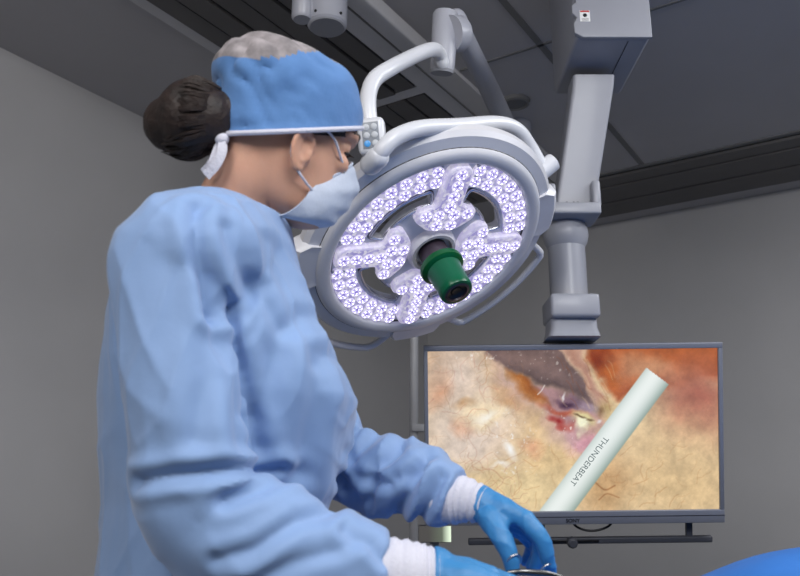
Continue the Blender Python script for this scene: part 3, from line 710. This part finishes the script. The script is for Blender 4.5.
# ------------------------------------------------------------------ the nurse
pp = P(225, 480, 1.16)
person = thing('person', 'person in a blue surgical gown, cap and face mask looking down at gloved hands', 'person', V((pp.x, pp.y, 0)))
YAW, PIT, ROL = math.radians(33), math.radians(-9), math.radians(14)
HX = V((math.cos(YAW) * math.cos(PIT), math.sin(YAW) * math.cos(PIT), math.sin(PIT)))
HY0 = V((-math.sin(YAW), math.cos(YAW), 0)); HY = HY0 * math.cos(ROL) + HX.cross(HY0) * math.sin(ROL); HZ = HX.cross(HY)
HO = P(281, 153, 1.17)
def H(x, y, z): return HO + HX * x + HY * y + HZ * z * .95
#        z      front   back   halfwidth
HEAD = [(-.100, .068, .020, .020), (-.094, .084, .000, .036), (-.082, .094, -.030, .050), (-.060, .099, -.055, .060), (-.030, .098, -.074, .067),
        (.000, .096, -.086, .072), (.030, .092, -.094, .075), (.052, .097, -.099, .076), (.080, .092, -.100, .076), (.105, .076, -.090, .070),
        (.122, .052, -.068, .054), (.131, .020, -.035, .028), (.133, -.002, -.012, .006)]
def head_ring(z, xf, xb, hw, off=0, n=40, bulge=None):
    r = []; cx = (xf + xb) / 2; a = (xf - xb) / 2 + off; b = hw + off
    for k in range(n):
        t = 2 * PI * k / n; ct, st = math.cos(t), math.sin(t)
        e = .92 if ct > 0 else .95
        x = cx + a * math.copysign(abs(ct) ** e, ct); y = b * math.copysign(abs(st) ** .92, st)
        p = V((x, y, z))
        if bulge: p = bulge(p)
        r.append(H(p.x, p.y, p.z))
    return r
def head_levels(off, sub=3):
    pts = crom([list(l) for l in HEAD], sub); return [(p[0] + off * max(0, p[0]) / .13, p[1], p[2], p[3]) for p in pts]
# joints (photo point, depth)
J = lambda *a: P(*a)
NS, NE, NW = J(168, 262, .99), J(192, 522, .945), J(437, 578, .965)          # near arm
FS, FE, FW = J(255, 285, 1.36), J(330, 456, 1.31), J(481, 503, 1.155)        # far arm
HANDS = {
 'far': dict(wrist=[(J(466, 500, 1.17), .0235), (J(482, 504, 1.155), .0225)],
    palm=[[J(484, 502, 1.155), J(504, 510, 1.135), J(525, 519, 1.120)], [J(483, 504, 1.16), J(506, 512, 1.15), J(527, 523, 1.142)],
          [J(483, 507, 1.165), J(505, 517, 1.165), J(524, 527, 1.162)], [J(482, 509, 1.165), J(502, 520, 1.175), J(519, 530, 1.18)]],
    pr=[.0205, .0175, .0135],
    fingers=[([J(524, 519, 1.12), J(540, 536, 1.105), J(546.5, 554, 1.105), J(551, 572, 1.115)], [.0140, .0122, .0108, .0088]),
             ([J(526, 523, 1.142), J(539, 540, 1.142), J(539, 556, 1.150), J(535, 569, 1.155)], [.0140, .0118, .0106, .0088]),
             ([J(524, 527, 1.162), J(536, 541, 1.175), J(537, 554, 1.185), J(531, 565, 1.185)], [.0132, .0112, .0100, .0084]),
             ([J(519, 530, 1.18), J(531, 543, 1.20), J(530, 552, 1.21), J(525, 561, 1.21)], [.0120, .0100, .0090, .0078]),
             ([J(489, 517, 1.13), J(501, 537, 1.105), J(509, 554, 1.095), J(513, 571, 1.095)], [.0175, .0150, .0128, .0100])]),
 'near': dict(wrist=[(J(420, 579, .965), .029), (J(440, 580, .965), .0285)],
    palm=[[J(442, 578, .965), J(466, 576, .965), J(490, 578, .962)], [J(442, 580, .955), J(466, 580, .945), J(492, 586, .940)],
          [J(442, 586, .955), J(466, 590, .935), J(490, 598, .925)], [J(442, 592, .955), J(464, 600, .935), J(484, 610, .920)]],
    pr=[.026, .022, .0155],
    fingers=[([J(490, 578, .962), J(513, 586, .985), J(524, 600, 1.0), J(530, 614, 1.01)], [.0145, .0122, .0108, .0088]),
             ([J(492, 586, .94), J(518, 596, .955), J(526, 614, .97), J(527, 630, .985)], [.0145, .0122, .0108, .0088]),
             ([J(490, 598, .925), J(515, 610, .935), J(520, 628, .95), J(517, 642, .965)], [.0135, .0115, .0102, .0086]),
             ([J(484, 610, .92), J(505, 624, .925), J(509, 638, .935), J(505, 650, .95)], [.0120, .0102, .0092, .0080]),
             ([J(452, 592, .985), J(476, 606, 1.01), J(496, 612, 1.02), J(514, 617, 1.02)], [.0200, .0150, .0128, .0100])])}
def hand_bm(bm, h, k=1.0):
    tube(bm, [p for p, r in h['wrist']], [r * k for p, r in h['wrist']], 16, 1, 'round')
    for ch in h['palm']: tube(bm, ch, [r * k for r in h['pr']], 14, 3, 'round')
    for ch, rr in h['fingers']: tube(bm, ch, [r * k for r in rr], 14, 4, 'round')
    # web between thumb and palm
    t0 = h['fingers'][4][0]; tube(bm, [t0[0], (t0[1] + h['palm'][0][1]) / 2], [.0175 * k, .012 * k], 14, 1, 'round')
# ---- skin: one continuous body
bm = newbm()
lv = head_levels(0); loft(bm, [head_ring(*l) for l in lv])
tube(bm, [H(.084, 0, .034), H(.095, 0, .014), H(.104, 0, -.006), H(.098, 0, -.016)], [.008, .0095, .0125, .010], 12, 4, 'round')      # nose
for sg in (-1, 1):
    tube(bm, [H(.080, sg * .018, -.008), H(.092, sg * .012, -.010)], [.010, .009], 10, 1, 'round')
    ellipsoid(bm, H(.070, sg * .040, .006), (HX, HY, HZ), .021, .020, .018)       # cheek bone
    tube(bm, [H(.094, sg * .012, .052), H(.086, sg * .040, .056), H(.066, sg * .060, .050)], [.010, .0095, .008], 10, 3, 'round')   # brow ridge
    tube(bm, [H(.079, sg * .020, .0335), H(.0785, sg * .036, .035), H(.068, sg * .049, .030)], [.0085, .0105, .008], 10, 3, 'round')   # upper lid
    # ear: bowl, helix, lobe
    y = sg * .0745
    def E_(a, b_, c): return H(.006 + a * .86, y + sg * b_ * .8, -.010 + c * .86)
    ellipsoid(bm, E_(-.004, 0, .002), ((HX * .9 - HZ * .25).normalized(), (HY + HX * -.35 * sg).normalized(), HZ), .0145, .0060, .025)
    hel = [(.012, .0, .012), (.010, .005, .027), (-.004, .010, .035), (-.020, .014, .027), (-.024, .014, .008), (-.018, .010, -.012), (-.006, .005, -.027), (.004, .001, -.026)]
    tube(bm, [E_(*q) for q in hel], [.0038, .0042, .0045, .0046, .0045, .0043, .0056, .004], 10, 4, 'round')
    tube(bm, [E_(*q) for q in ((-.012, .008, .020), (-.014, .010, .004), (-.008, .008, -.012), (.002, .005, -.012))], .0034, 8, 4, 'round')
    tube(bm, [E_(.011, .002, .006), E_(.011, .003, -.006)], .0042, 8, 1, 'round')
NB = P(240, 210, 1.165)
def ring_ell(c, ax, ay, ea, eb, n=36, ex=.9):
    return [c + ax * (ea * math.copysign(abs(math.cos(t)) ** ex, math.cos(t))) + ay * (eb * math.copysign(abs(math.sin(t)) ** ex, math.sin(t))) for t in [2 * PI * k / n for k in range(n)]]
nx = V((1, 0, 0)); ny = V((0, 1, 0))
nk0 = H(-.034, 0, -.030)
tube(bm, [H(-.034, 0, -.005), nk0 * .8 + NB * .2, nk0 * .45 + NB * .55 + V((-.004, 0, .0)), NB + V((-.006, 0, 0)), NB + V((-.016, .01, -.08))], [.056, .056, .055, .060, .085], 28, 5, 'round')
TORSO = [(190, 283, 204, .075), (165, 290, 222, .112), (146, 294, 245, .148), (130, 300, 275, .168), (117, 318, 320, .178), (108, 343, 370, .182), (106, 357, 402, .182), (110, 346, 450, .178), (114, 326, 505, .178)]
DT = 1.165
def torso_rings(off):
    out = []
    for l, r, y, b in TORSO:
        c = P((l + r) / 2, y, DT); a = (r - l) / 2 * DT / 800
        out.append((c, a - off, b - off))
    zlast = out[-1][0]
    for z, a, b in ((.84, .150, .185), (.70, .165, .195), (.55, .185, .21), (.42, .205, .225)):
        out.append((V((zlast.x - .012, zlast.y + .01, z)), a - off, b - off))
    return out
tr = torso_rings(.035)
loft(bm, [ring_ell(c, nx, ny, a, b) for c, a, b in tr[1:9]])
tube(bm, [NS, NE, NW], [.045, .040, .020], 20, 1, 'round'); tube(bm, [FS, FE, FW], [.045, .040, .014], 20, 1, 'round')
tube(bm, [P(205, 250, 1.08), NS], [.06, .045], 16, 1, 'round'); tube(bm, [P(235, 265, 1.25), FS], [.06, .045], 16, 1, 'round')
for k in ('far', 'near'): hand_bm(bm, HANDS[k], .68)
hipc = tr[8][0]
LEG = []
for sg in (-1, 1):
    hp = V((hipc.x - .01, hipc.y + sg * .09, .90)); ft = V((hipc.x - .02 + .03 * sg, hipc.y + sg * .10, .075))
    LEG.append(ft); tube(bm, [hp, (hp + ft) / 2 + V((.02, 0, .03)), ft], [.085, .058, .038], 18, 6, 'round')
    tube(bm, [ft + V((-.035, 0, -.04)), ft + V((.05, 0, -.05)), ft + V((.12, 0, -.058))], [.022, .024, .015], 12, 2, 'round')
bme = remesh(bm, .0032, 5, .5)
body = link('body', bme, M['skin'], person)
# shoes
for ft in LEG:
    bm = newbm(); rings = []
    for x, w, h in ((-.075, .02, .05), (-.06, .036, .075), (-.02, .038, .082), (.04, .042, .062), (.10, .046, .045), (.145, .036, .034), (.165, .012, .022)):
        rings.append([V((ft.x + x, ft.y + w * yy, .0 + h * zz_)) for yy, zz_ in ((-1, 0), (-1.02, .3), (-.85, .75), (-.4, 1), (.4, 1), (.85, .75), (1.02, .3), (1, 0))])
    loft(bm, rings); obj('shoe', bm, M['shoe'], person)
# eyes, lashes, brows
for sg in (-1, 1):
    bm = newbm(); ellipsoid(bm, H(.0745, sg * .033, .027), (HX, HY, HZ), .0115, .0115, .0115, 16); ey = obj('eye', bm, M['eye'], person)
    bm = newbm(); lathe(bm, [(0, .0118), (.004, .0116), (.0055, .0108)], H(.0745, sg * .033, .027), (HY, HZ, (HX * .95 - HZ * .3).normalized()), 20); obj('iris', bm, M['lash'], ey)
    bm = newbm()
    tube(bm, [H(.0855, sg * .018, .027), H(.0905, sg * .030, .0275), H(.0835, sg * .045, .026), H(.075, sg * .053, .024)], [.0012, .002, .0026, .0012], 8, 4, 'round')
    tube(bm, [H(.0835, sg * .045, .026), H(.090, sg * .054, .022)], [.002, .0006], 8); obj('eyelashes', bm, M['lash'], person)
    bm = newbm(); tube(bm, [H(.1015, sg * .014, .054), H(.0965, sg * .034, .0615), H(.078, sg * .058, .056)], [.0028, .0036, .0018], 8, 5, 'round', up=HZ); obj('eyebrow', bm, M['lash'], person)
# ---- hair and cap: shells over the skull, cut along planes
pF, pB, pE = P(363, 128, 1.235), P(216, 134, 1.10), P(306, 130.5, 1.085)
bn = (pB - pF).cross(pE - pF).normalized()
if bn.dot(HZ) < 0: bn = -bn
def shell(off, plane_o, plane_n, bulge=None, sub=4, n=72):
    b = newbm(); loft(b, [head_ring(*l, off=off, n=n, bulge=bulge) for l in head_levels(off, sub)])
    bmesh.ops.recalc_face_normals(b, faces=b.faces)
    bmesh.ops.bisect_plane(b, geom=b.verts[:] + b.edges[:] + b.faces[:], plane_co=plane_o, plane_no=plane_n, clear_inner=True)
    return b
def solid(b, th):
    bmesh.ops.recalc_face_normals(b, faces=b.faces)
    bmesh.ops.solidify(b, geom=b.faces[:], thickness=th); return b
hb_n = (bn + HX * .10).normalized()
hb = shell(.0025, pE - bn * .0045, hb_n)
hair = obj('hair', solid(hb, -.002), M['hair'], person)
bm = newbm()
tube(bm, [P(228, 112, 1.12), P(212, 116, 1.115), P(192, 118, 1.12), P(172, 124, 1.13)], [.030, .046, .054, .040], 28, 6, 'round')
for k in range(110):
    a = 2 * PI * random.random(); o = V((0, math.cos(a), math.sin(a)))
    tube(bm, [P(222, 113, 1.118) + o * .034, P(211, 116, 1.115) + o * .0462, P(193, 118 + random.uniform(-2, 2), 1.12) + o * (.0535 + .002 * random.random()), P(174, 124 + random.uniform(-4, 5), 1.13) + o * .042, P(166 + random.uniform(-5, 3), 130 + random.uniform(-4, 8), 1.13) + o * .022], [.001, .0022, .0026, .002, .0006], 5, 4, 'round')
for k in range(14):
    tube(bm, [P(205 + random.uniform(-6, 6), 135, 1.12), P(204 + random.uniform(-8, 8), 145 + random.uniform(0, 4), 1.11), P(206 + random.uniform(-9, 9), 153 + random.uniform(-3, 3), 1.105)], [.005, .003, .0006], 6, 3)
obj('hair_bun', bm, M['hair'], hair)
def capb(p):
    k = sstep(.02, .10, p.z); bk = sstep(.03, -.10, p.x)
    q = p * (1 + .05 * k * bk)
    q.x -= .009 * bk * k + .008 * sstep(.03, .1, p.x); q.z += .006 * k + .002 * sstep(.09, .13, p.z)
    return q
cb = shell(.0155, pE, bn, capb, 6, 110)
# creases gathered at the back and soft billows
def capdisp(b):
    b.normal_update()
    for v in b.verts:
        l = v.co - HO; x, y, z = l.dot(HX), l.dot(HY), l.dot(HZ); bk = sstep(.04, -.08, x)
        d = (l.dot(bn) - (pE - HO).dot(bn)); e = sstep(0, .012, d)
        q = noise.noise(V((x * 18, y * 18, z * 34 + x * 20)) + V((3, 1, 7))); r = (1 - abs(q)) ** 4
        w = noise.noise(V((x * 40, y * 40, z * 40)))
        v.co += v.normal * e * (-(.0075 * bk + .001) * r + .0022 * noise.noise(V((x * 14 + 5, y * 14, z * 14))) + .0012 * w)
capdisp(cb)
me = bpy.data.meshes.new('cap'); solid(cb, .0015); cb.to_mesh(me); cb.free()
cap = link('surgical_cap', me, [M['cap'], M['capnet']], person)
for f in me.polygons:       # the sheer patch over the crown
    l = f.center - HO; x, y, z = l.dot(HX), l.dot(HY), l.dot(HZ)
    if z > .136 + .10 * max(0, x - .01) - .045 * sstep(.0, -.1, x) + .003 * noise.noise(l * 30): f.material_index = 1
# pale band along the cap edge
rim = []
b2 = shell(.0165, pE, bn, capb, 6, 110)
vv = [v.co.copy() for v in b2.verts if abs((v.co - pE).dot(bn)) < 1e-4]; b2.free()
cc = sum(vv, V()) / len(vv); ux = (HX - bn * HX.dot(bn)).normalized(); uy = bn.cross(ux)
vv.sort(key=lambda p: math.atan2((p - cc).dot(uy), (p - cc).dot(ux)))
vv = [p for i, p in enumerate(vv) if i == 0 or (p - vv[i - 1]).length > 1e-4]
bm = newbm(); tube(bm, vv + vv[:2], .0036, 8, up=bn); obj('cap_band', bm, M['white_cloth'], cap)
kn = P(222, 139, 1.095)
bm = newbm(); ellipsoid(bm, kn, (nx, ny, EZ), .010, .009, .009)
kt = obj('tie_knot', bm, M['white_cloth'], cap)
def ribbon(pts, w, name, m, parent, side=None, th=.0016):
    pts = [V(p) for p in crom([list(p) for p in pts], 6)]; b = newbm(); rings = []
    for i, p in enumerate(pts):
        t = (pts[min(i + 1, len(pts) - 1)] - pts[max(i - 1, 0)]).normalized(); s = (side or t.cross(CF)).copy(); s = (s - t * s.dot(t)).normalized(); u = t.cross(s)
        ww = w * (.6 + .4 * min(1, i / 3)); rings.append([p + s * a * ww / 2 + u * c * th / 2 for a, c in ((-1, -1), (1, -1), (1, 1), (-1, 1))])
    loft(b, rings); return obj(name, b, m, parent)
ribbon([P(222, 140, 1.09), P(222, 152, 1.085), P(216, 165, 1.085), P(206, 176, 1.09)], .013, 'cap_tie', M['white_cloth'], cap)
ribbon([P(220, 140, 1.095), P(216, 152, 1.092), P(211, 163, 1.092), P(203, 172, 1.10)], .010, 'cap_tie', M['white_cloth'], cap)
# ---- mask
def mask_row(z, xf, xs, hw, n=41, zs=0, pw=.85):
    r = []
    for k in range(n):
        t = -PI / 2 + PI * k / (n - 1); c = max(0, math.cos(t)); s = math.sin(t)
        r.append((xs + (xf - xs) * c ** pw, hw * math.copysign(abs(s) ** .9, s), z + zs * (1 - c)))
    return r
rows = [(.026, .106, .050, .054, -.058), (.012, .117, .046, .060, -.050), (-.008, .126, .040, .0645, -.040), (-.028, .126, .033, .067, -.032), (-.048, .121, .026, .068, -.026),
        (-.066, .113, .018, .0665, -.022), (-.082, .103, .010, .062, -.018), (-.092, .086, .004, .056, -.014)]
rr = crom([list(q) for q in rows], 6); b = newbm(); grid = []
for i, q in enumerate(rr):
    pl = .0016 * math.sin(i / len(rr) * 2 * PI * 4)
    row = []
    for k, (x, y, z) in enumerate(mask_row(q[0], q[1] + pl, q[2], q[3], zs=q[4])):
        nn = noise.noise(V((x * 30, y * 30, z * 30))); x += .0035 * nn
        row.append(b.verts.new(H(x, y * (1 + .04 * nn), z)))
    grid.append(row)
for a, c in zip(grid, grid[1:]):
    for k in range(len(a) - 1): b.faces.new((a[k], a[k + 1], c[k + 1], c[k]))
mask = obj('face_mask', solid(b, .0018), M['mask'], person)
b = newbm(); tube(b, [H(*q) for q in mask_row(.0262, .1065, .0497, .0545, zs=-.058)], .0022, 8); obj('mask_binding', b, M['mask'], mask)
for sg in (-1, 1):
    b = newbm()
    tube(b, [H(.092, sg * .040, -.014), H(.080, sg * .052, .000), H(.064, sg * .0635, .014), H(.044, sg * .0745, .030), H(.020, sg * .0815, .036), H(-.004, sg * .079, .026), H(-.014, sg * .079, .006), H(-.010, sg * .079, -.020), H(.004, sg * .078, -.036), H(.022, sg * .0715, -.046), H(.036, sg * .066, -.052)], .0019, 8, 6, 'round')
    obj('ear_loop', b, M['white_cloth'], mask)
# ---- gown
bm = newbm(); rings = [ring_ell(c, nx, ny, a, b_) for c, a, b_ in torso_rings(0)]
# tilt the neckline: front edge low, back edge high
NKX, NKY = torso_rings(0)[0][0].x, torso_rings(0)[0][0].y
def neck_tilt(p): return V((p.x, p.y, p.z - .30 * (p.x - NKX) + .16 * (p.y - NKY) - .010))
rings[0] = [neck_tilt(p) for p in rings[0]]
def mid(rs): return rs
loft(bm, rings)
tube(bm, [P(215, 250, 1.07), P(185, 254, 1.0), NS, P(176, 340, .965), P(190, 430, .95), P(197, 500, .945), P(215, 535, .945)], [.085, .078, .070, .066, .072, .070, .062], 24, 5, 'round')
tube(bm, [P(190, 505, .945), P(225, 528, .945), P(262, 538, .947), P(300, 556, .95), P(340, 566, .957), P(364, 571, .96), P(383, 573, .962)], [.066, .070, .070, .064, .060, .056, .050], 24, 5, 'flat')
tube(bm, [P(235, 265, 1.25), FS, P(300, 380, 1.35), P(330, 450, 1.31)], [.085, .07, .066, .064], 24, 5, 'round')
tube(bm, [P(318, 446, 1.32), P(340, 462, 1.31), P(385, 475, 1.26), P(420, 483, 1.215), P(444, 492, 1.182), P(455, 496.5, 1.172)], [.054, .058, .057, .053, .047, .042], 24, 5, 'flat')
gme = remesh(bm, .0042, 10, .5)
def seg_d(x, z, poly):
    best = 9
    for a, c in zip(poly, poly[1:]):
        dx, dz = c[0] - a[0], c[1] - a[1]; t = max(0, min(1, ((x - a[0]) * dx + (z - a[1]) * dz) / (dx * dx + dz * dz + 1e-9)))
        best = min(best, math.hypot(x - a[0] - t * dx, z - a[1] - t * dz))
    return best
def fold(pts, d, depth, w): return ([(P(x, y, d).x, P(x, y, d).z) for x, y in pts], P(pts[0][0], pts[0][1], d).y, depth, w)
FOLDS = [fold([(214, 232), (217, 262), (224, 300), (232, 332)], 1.04, .011, .009), fold([(230, 330), (240, 322), (252, 305), (262, 290)], 1.04, .004, .008),
         fold([(150, 482), (187, 477), (222, 473), (268, 465)], .93, .009, .008), fold([(232, 500), (262, 488), (292, 470)], .93, .007, .009), fold([(228, 556), (262, 548), (300, 520), (330, 512)], .93, .006, .008),
         fold([(250, 585), (300, 560), (352, 545)], .93, .004, .008), fold([(232, 340), (248, 380), (262, 450)], 1.04, .010, .010), fold([(345, 530), (372, 545), (385, 560)], .93, .006, .007),
         fold([(262, 420), (280, 350), (300, 310)], 1.04, .006, .012), fold([(300, 470), (318, 400), (322, 350)], 1.04, .006, .012), fold([(210, 300), (214, 380), (206, 440)], .93, .006, .012),
         fold([(272, 240), (288, 300), (315, 360)], 1.04, .004, .010), fold([(240, 250), (252, 290), (282, 330)], 1.04, .005, .010),
         fold([(344, 488), (356, 455), (380, 432)], 1.25, .006, .007), fold([(352, 462), (340, 440), (345, 420)], 1.25, .003, .007), fold([(372, 500), (378, 470), (402, 448)], 1.25, .010, .008),
         fold([(398, 512), (408, 488), (428, 462)], 1.22, .010, .008), fold([(418, 520), (430, 500), (440, 478)], 1.2, .008, .007), fold([(360, 478), (392, 484), (420, 470)], 1.25, .006, .008), fold([(330, 470), (346, 482), (362, 500)], 1.27, .008, .008)]
bmg = bmesh.new(); bmg.from_mesh(gme); bmg.normal_update()
NL = P(236, 203, DT)
for v in bmg.verts:
    p = v.co; n_ = v.normal; d = 0
    q = V((p.x, p.y, p.z))
    arm_f = sstep(-.11, -.07, p.x) * sstep(1.0, 1.06, p.y)                 # far sleeve
    arm_n = sstep(1.06, 1.0, p.y)
    wv = V((noise.noise(q * 4), noise.noise(q * 4 + V((5, 5, 5))), noise.noise(q * 4 + V((9, 2, 1))))) * .06
    a = q + wv * .8
    def ridge(u, w, fu, fw, off, k): return (1 - abs(noise.noise(V((a.dot(u) * fu, a.dot(w) * fw, a.y * fw * .7)) + V(off)))) ** k
    low = sstep(1.10, 1.02, p.z) * arm_n
    tor = ridge(V((.45, 0, -.89)), V((.89, 0, .45)), 3.2, 10, (1, 2, 3), 6); tor2 = ridge(V((-.35, 0, -.94)), V((.94, 0, -.35)), 5, 17, (7, 1, 4), 7)
    slv = ridge(V((.93, 0, -.36)), V((.36, 0, .93)), 4.5, 13, (4, 4, 1), 6)
    fs1 = ridge(V((.5, 0, .86)), V((.86, 0, -.5)), 6, 15, (2, 9, 4), 5); fs2 = ridge(V((-.8, 0, .6)), V((.6, 0, .8)), 8, 19, (5, 3, 8), 6)
    nk = sstep(.02, .10, (p - NL).length - .06)
    base = (1 - low) * (.0058 * (tor - .25) + .0032 * (tor2 - .22)) + low * .0045 * (slv - .25)
    d = nk * (base * (1 - arm_f) + arm_f * (.0075 * (fs1 - .3) + .0050 * (fs2 - .25)) + .0018 * noise.noise(q * 7)) + .0004 * noise.noise(q * 34)
    if n_.y < .35:
        for poly, yy, dep, w in FOLDS:
            wy_ = sstep(.15, .08, abs(p.y - yy))
            if wy_ == 0 or not (min(k[0] for k in poly) - .05 < p.x < max(k[0] for k in poly) + .05): continue
            s = seg_d(p.x, p.z, poly)
            if s < 4 * w: d += wy_ * (-dep * math.exp(-(s / w) ** 2) + .5 * dep * math.exp(-((s - 2.1 * w) / (1.1 * w)) ** 2))
    v.co = p + n_ * d
bmesh.ops.smooth_vert(bmg, verts=bmg.verts, factor=.3, use_axis_x=True, use_axis_y=True, use_axis_z=True)
bmg.to_mesh(gme); bmg.free()
gown = link('surgical_gown', gme, M['gown'], person)
# collar binding
ring0 = [p + V((0, 0, .001)) for p in ring_ell(torso_rings(0)[0][0], nx, ny, torso_rings(0)[0][1] * .90, torso_rings(0)[0][2] * .92, 48)]
ring0 = [neck_tilt(p) for p in ring0]
bm = newbm(); tube(bm, ring0 + ring0[:2], .0058, 10, up=EZ); obj('collar', bm, M['gown'], gown)
# knitted cuffs
def cuff(pts, rad):
    b = newbm(); data = crom([list(p) + [r] for p, r in zip(pts, rad)], 10)
    pts2 = [V(d[:3]) for d in data]; r2 = [d[3] + .0012 * math.sin(i * 1.5) + .0014 * noise.noise(V((i * .35, rad[0] * 90, 2))) for i, d in enumerate(data)]
    tube(b, pts2, r2, 36); obj('cuff', b, M['white_cloth'], gown)
cuff([P(438, 493, 1.19), P(452, 498, 1.175), P(466, 500, 1.165), P(484.5, 505, 1.152)], [.0375, .037, .032, .0255])
cuff([P(366, 571, .96), P(392, 574, .962), P(418, 578, .964), P(436, 579.5, .965)], [.040, .0415, .040, .0365])
# gloves
for k, w0, w1 in (('far', P(470, 500, 1.163), P(489.5, 507, 1.150)), ('near', P(424, 578, .965), P(444, 580, .965))):
    bm = newbm(); hand_bm(bm, HANDS[k], 1.0)
    tube(bm, [w1 - (w1 - w0) * .6, w1, w1 + (w1 - w0) * .5], [.0275 if k == 'far' else .0385, .0245 if k == 'far' else .035, .021 if k == 'far' else .028], 24, 1, 'flat')
    gm = remesh(bm, .0022, 6, .5)
    b = bmesh.new(); b.from_mesh(gm); b.normal_update()
    for v in b.verts:
        q = v.co; s = 1 - abs(noise.noise(V((q.x * 30 + q.z * 40, q.y * 40, q.z * 22 - q.x * 20)))); v.co = q + v.normal * (.0016 * (s ** 3 - .4) + .0005 * noise.noise(q * 90))
    b.to_mesh(gm); b.free()
    link('glove', gm, M['glove'], person)

# ------------------------------------------------------------------ needle holder in the hands, draped table
nh = thing('needle_holder', 'shiny steel ring-handled needle holder held between the two gloved hands', 'needle holder', P(530, 585, 1.08))
def rg(c, r, ax1, ax2, th):
    b = newbm(); pts = [c + ax1 * math.cos(t) * r + ax2 * math.sin(t) * r * 1.25 for t in [2 * PI * k / 24 for k in range(26)]]; tube(b, pts, th, 10, up=ax1.cross(ax2)); return b
a1 = (CR * .9 + CF * .5).normalized(); a2 = (CU * .75 - CF * .6).normalized()
for c, e in ((P(514, 561, 1.093), P(524, 592, 1.07)), (P(548, 570, 1.108), P(530, 596, 1.07))):
    b = rg(c, .0115, a1, a2, .0018); obj('finger_ring', b, M['steel'], nh)
    b = newbm(); tube(b, [c - a2 * .017, (c + e) / 2, e, e + (e - c) * .6], [.003, .0032, .0036, .002], 10, 4, 'round'); obj('shank', b, M['steel'], nh)
b = newbm(); tube(b, [P(526, 593, 1.062), P(528, 593, 1.078)], .005, 14); obj('pivot_screw', b, M['steel'], nh)
bm = newbm(); tube(bm, [P(500, 574, 1.075), P(520, 572, 1.07), P(545, 574, 1.075), P(562, 577, 1.08)], [.0022, .004, .0045, .0022], 12, 4, 'round', flat=.6)
tag(obj('tissue_forceps', bm, M['dark_steel']), 'dark glinting steel forceps lying across under the gloved fingertips', 'forceps')
# draped table with a domed shape, beyond the hands
NXG, NYG = 70, 44; b = newbm(); gridv = []
tx0, tx1, ty0, ty1 = .06, 2.0, .98, 1.86
for j in range(NYG + 1):
    row = []
    for i in range(NXG + 1):
        x = tx0 + (tx1 - tx0) * i / NXG; y = ty0 + (ty1 - ty0) * j / NYG
        ex = min(x - tx0, tx1 - x, y - ty0, ty1 - y); z = .80 + .135 * math.exp(-((x - .76) / .30) ** 2 - ((y - 1.45) / .27) ** 2)
        z += .008 * noise.noise(V((x * 5, y * 9, 1))) * sstep(0, .1, ex)
        row.append(b.verts.new((x, y, z)))
    gridv.append(row)
for j in range(NYG):
    for i in range(NXG): b.faces.new((gridv[j][i], gridv[j][i + 1], gridv[j + 1][i + 1], gridv[j + 1][i]))
loop = [gridv[0][i] for i in range(NXG)] + [gridv[j][NXG] for j in range(NYG)] + [gridv[NYG][i] for i in range(NXG, 0, -1)] + [gridv[j][0] for j in range(NYG, 0, -1)]
low = []
for k, v in enumerate(loop):
    o = V((v.co.x - (tx0 + tx1) / 2, v.co.y - (ty0 + ty1) / 2, 0)).normalized(); w = .012 * math.sin(k * .9)
    low.append(b.verts.new((v.co.x + o.x * (.0 + w), v.co.y + o.y * (.0 + w), .012)))
for k in range(len(loop)): b.faces.new((loop[k], low[k], low[(k + 1) % len(loop)], loop[(k + 1) % len(loop)]))
b.faces.new(low[::-1])
tag(obj('surgical_drape', b, M['drape']), 'bright blue drape over the operating table, its top just showing at the lower right', 'surgical drape')


# ------------------------------------------------------------------ light
def area(name, loc, target, size, power, col=(1, 1, 1)):
    l = bpy.data.lights.new(name, 'AREA'); l.shape = 'SQUARE'; l.size = size; l.energy = power; l.color = col
    o = bpy.data.objects.new(name, l); COL.objects.link(o); o.location = loc
    o.rotation_euler = (V(target) - V(loc)).to_track_quat('-Z', 'Y').to_euler()
    return o
area('added_key_area', (.75, -.35, 2.62), (-.1, 1.2, 1.2), 1.0, 58, (.97, .98, 1))  # added key light near the ceiling behind the viewer, no fixture built
area('added_fill_area', (-.9, -.9, 2.55), (-.1, 1.2, 1.3), 1.2, 52, (1, .96, .93))  # added fill, unseen behind the viewer, lifts face and gown
area('added_room_area', (1.9, 1.4, 2.64), (1.9, 1.5, 0), 1.2, 42, (.97, .98, 1))  # added to brighten the lamp housing and far walls, source unseen
w = bpy.data.worlds.new('world'); sc.world = w; w.use_nodes = True
w.node_tree.nodes['Background'].inputs[0].default_value = (.05, .05, .055, 1)
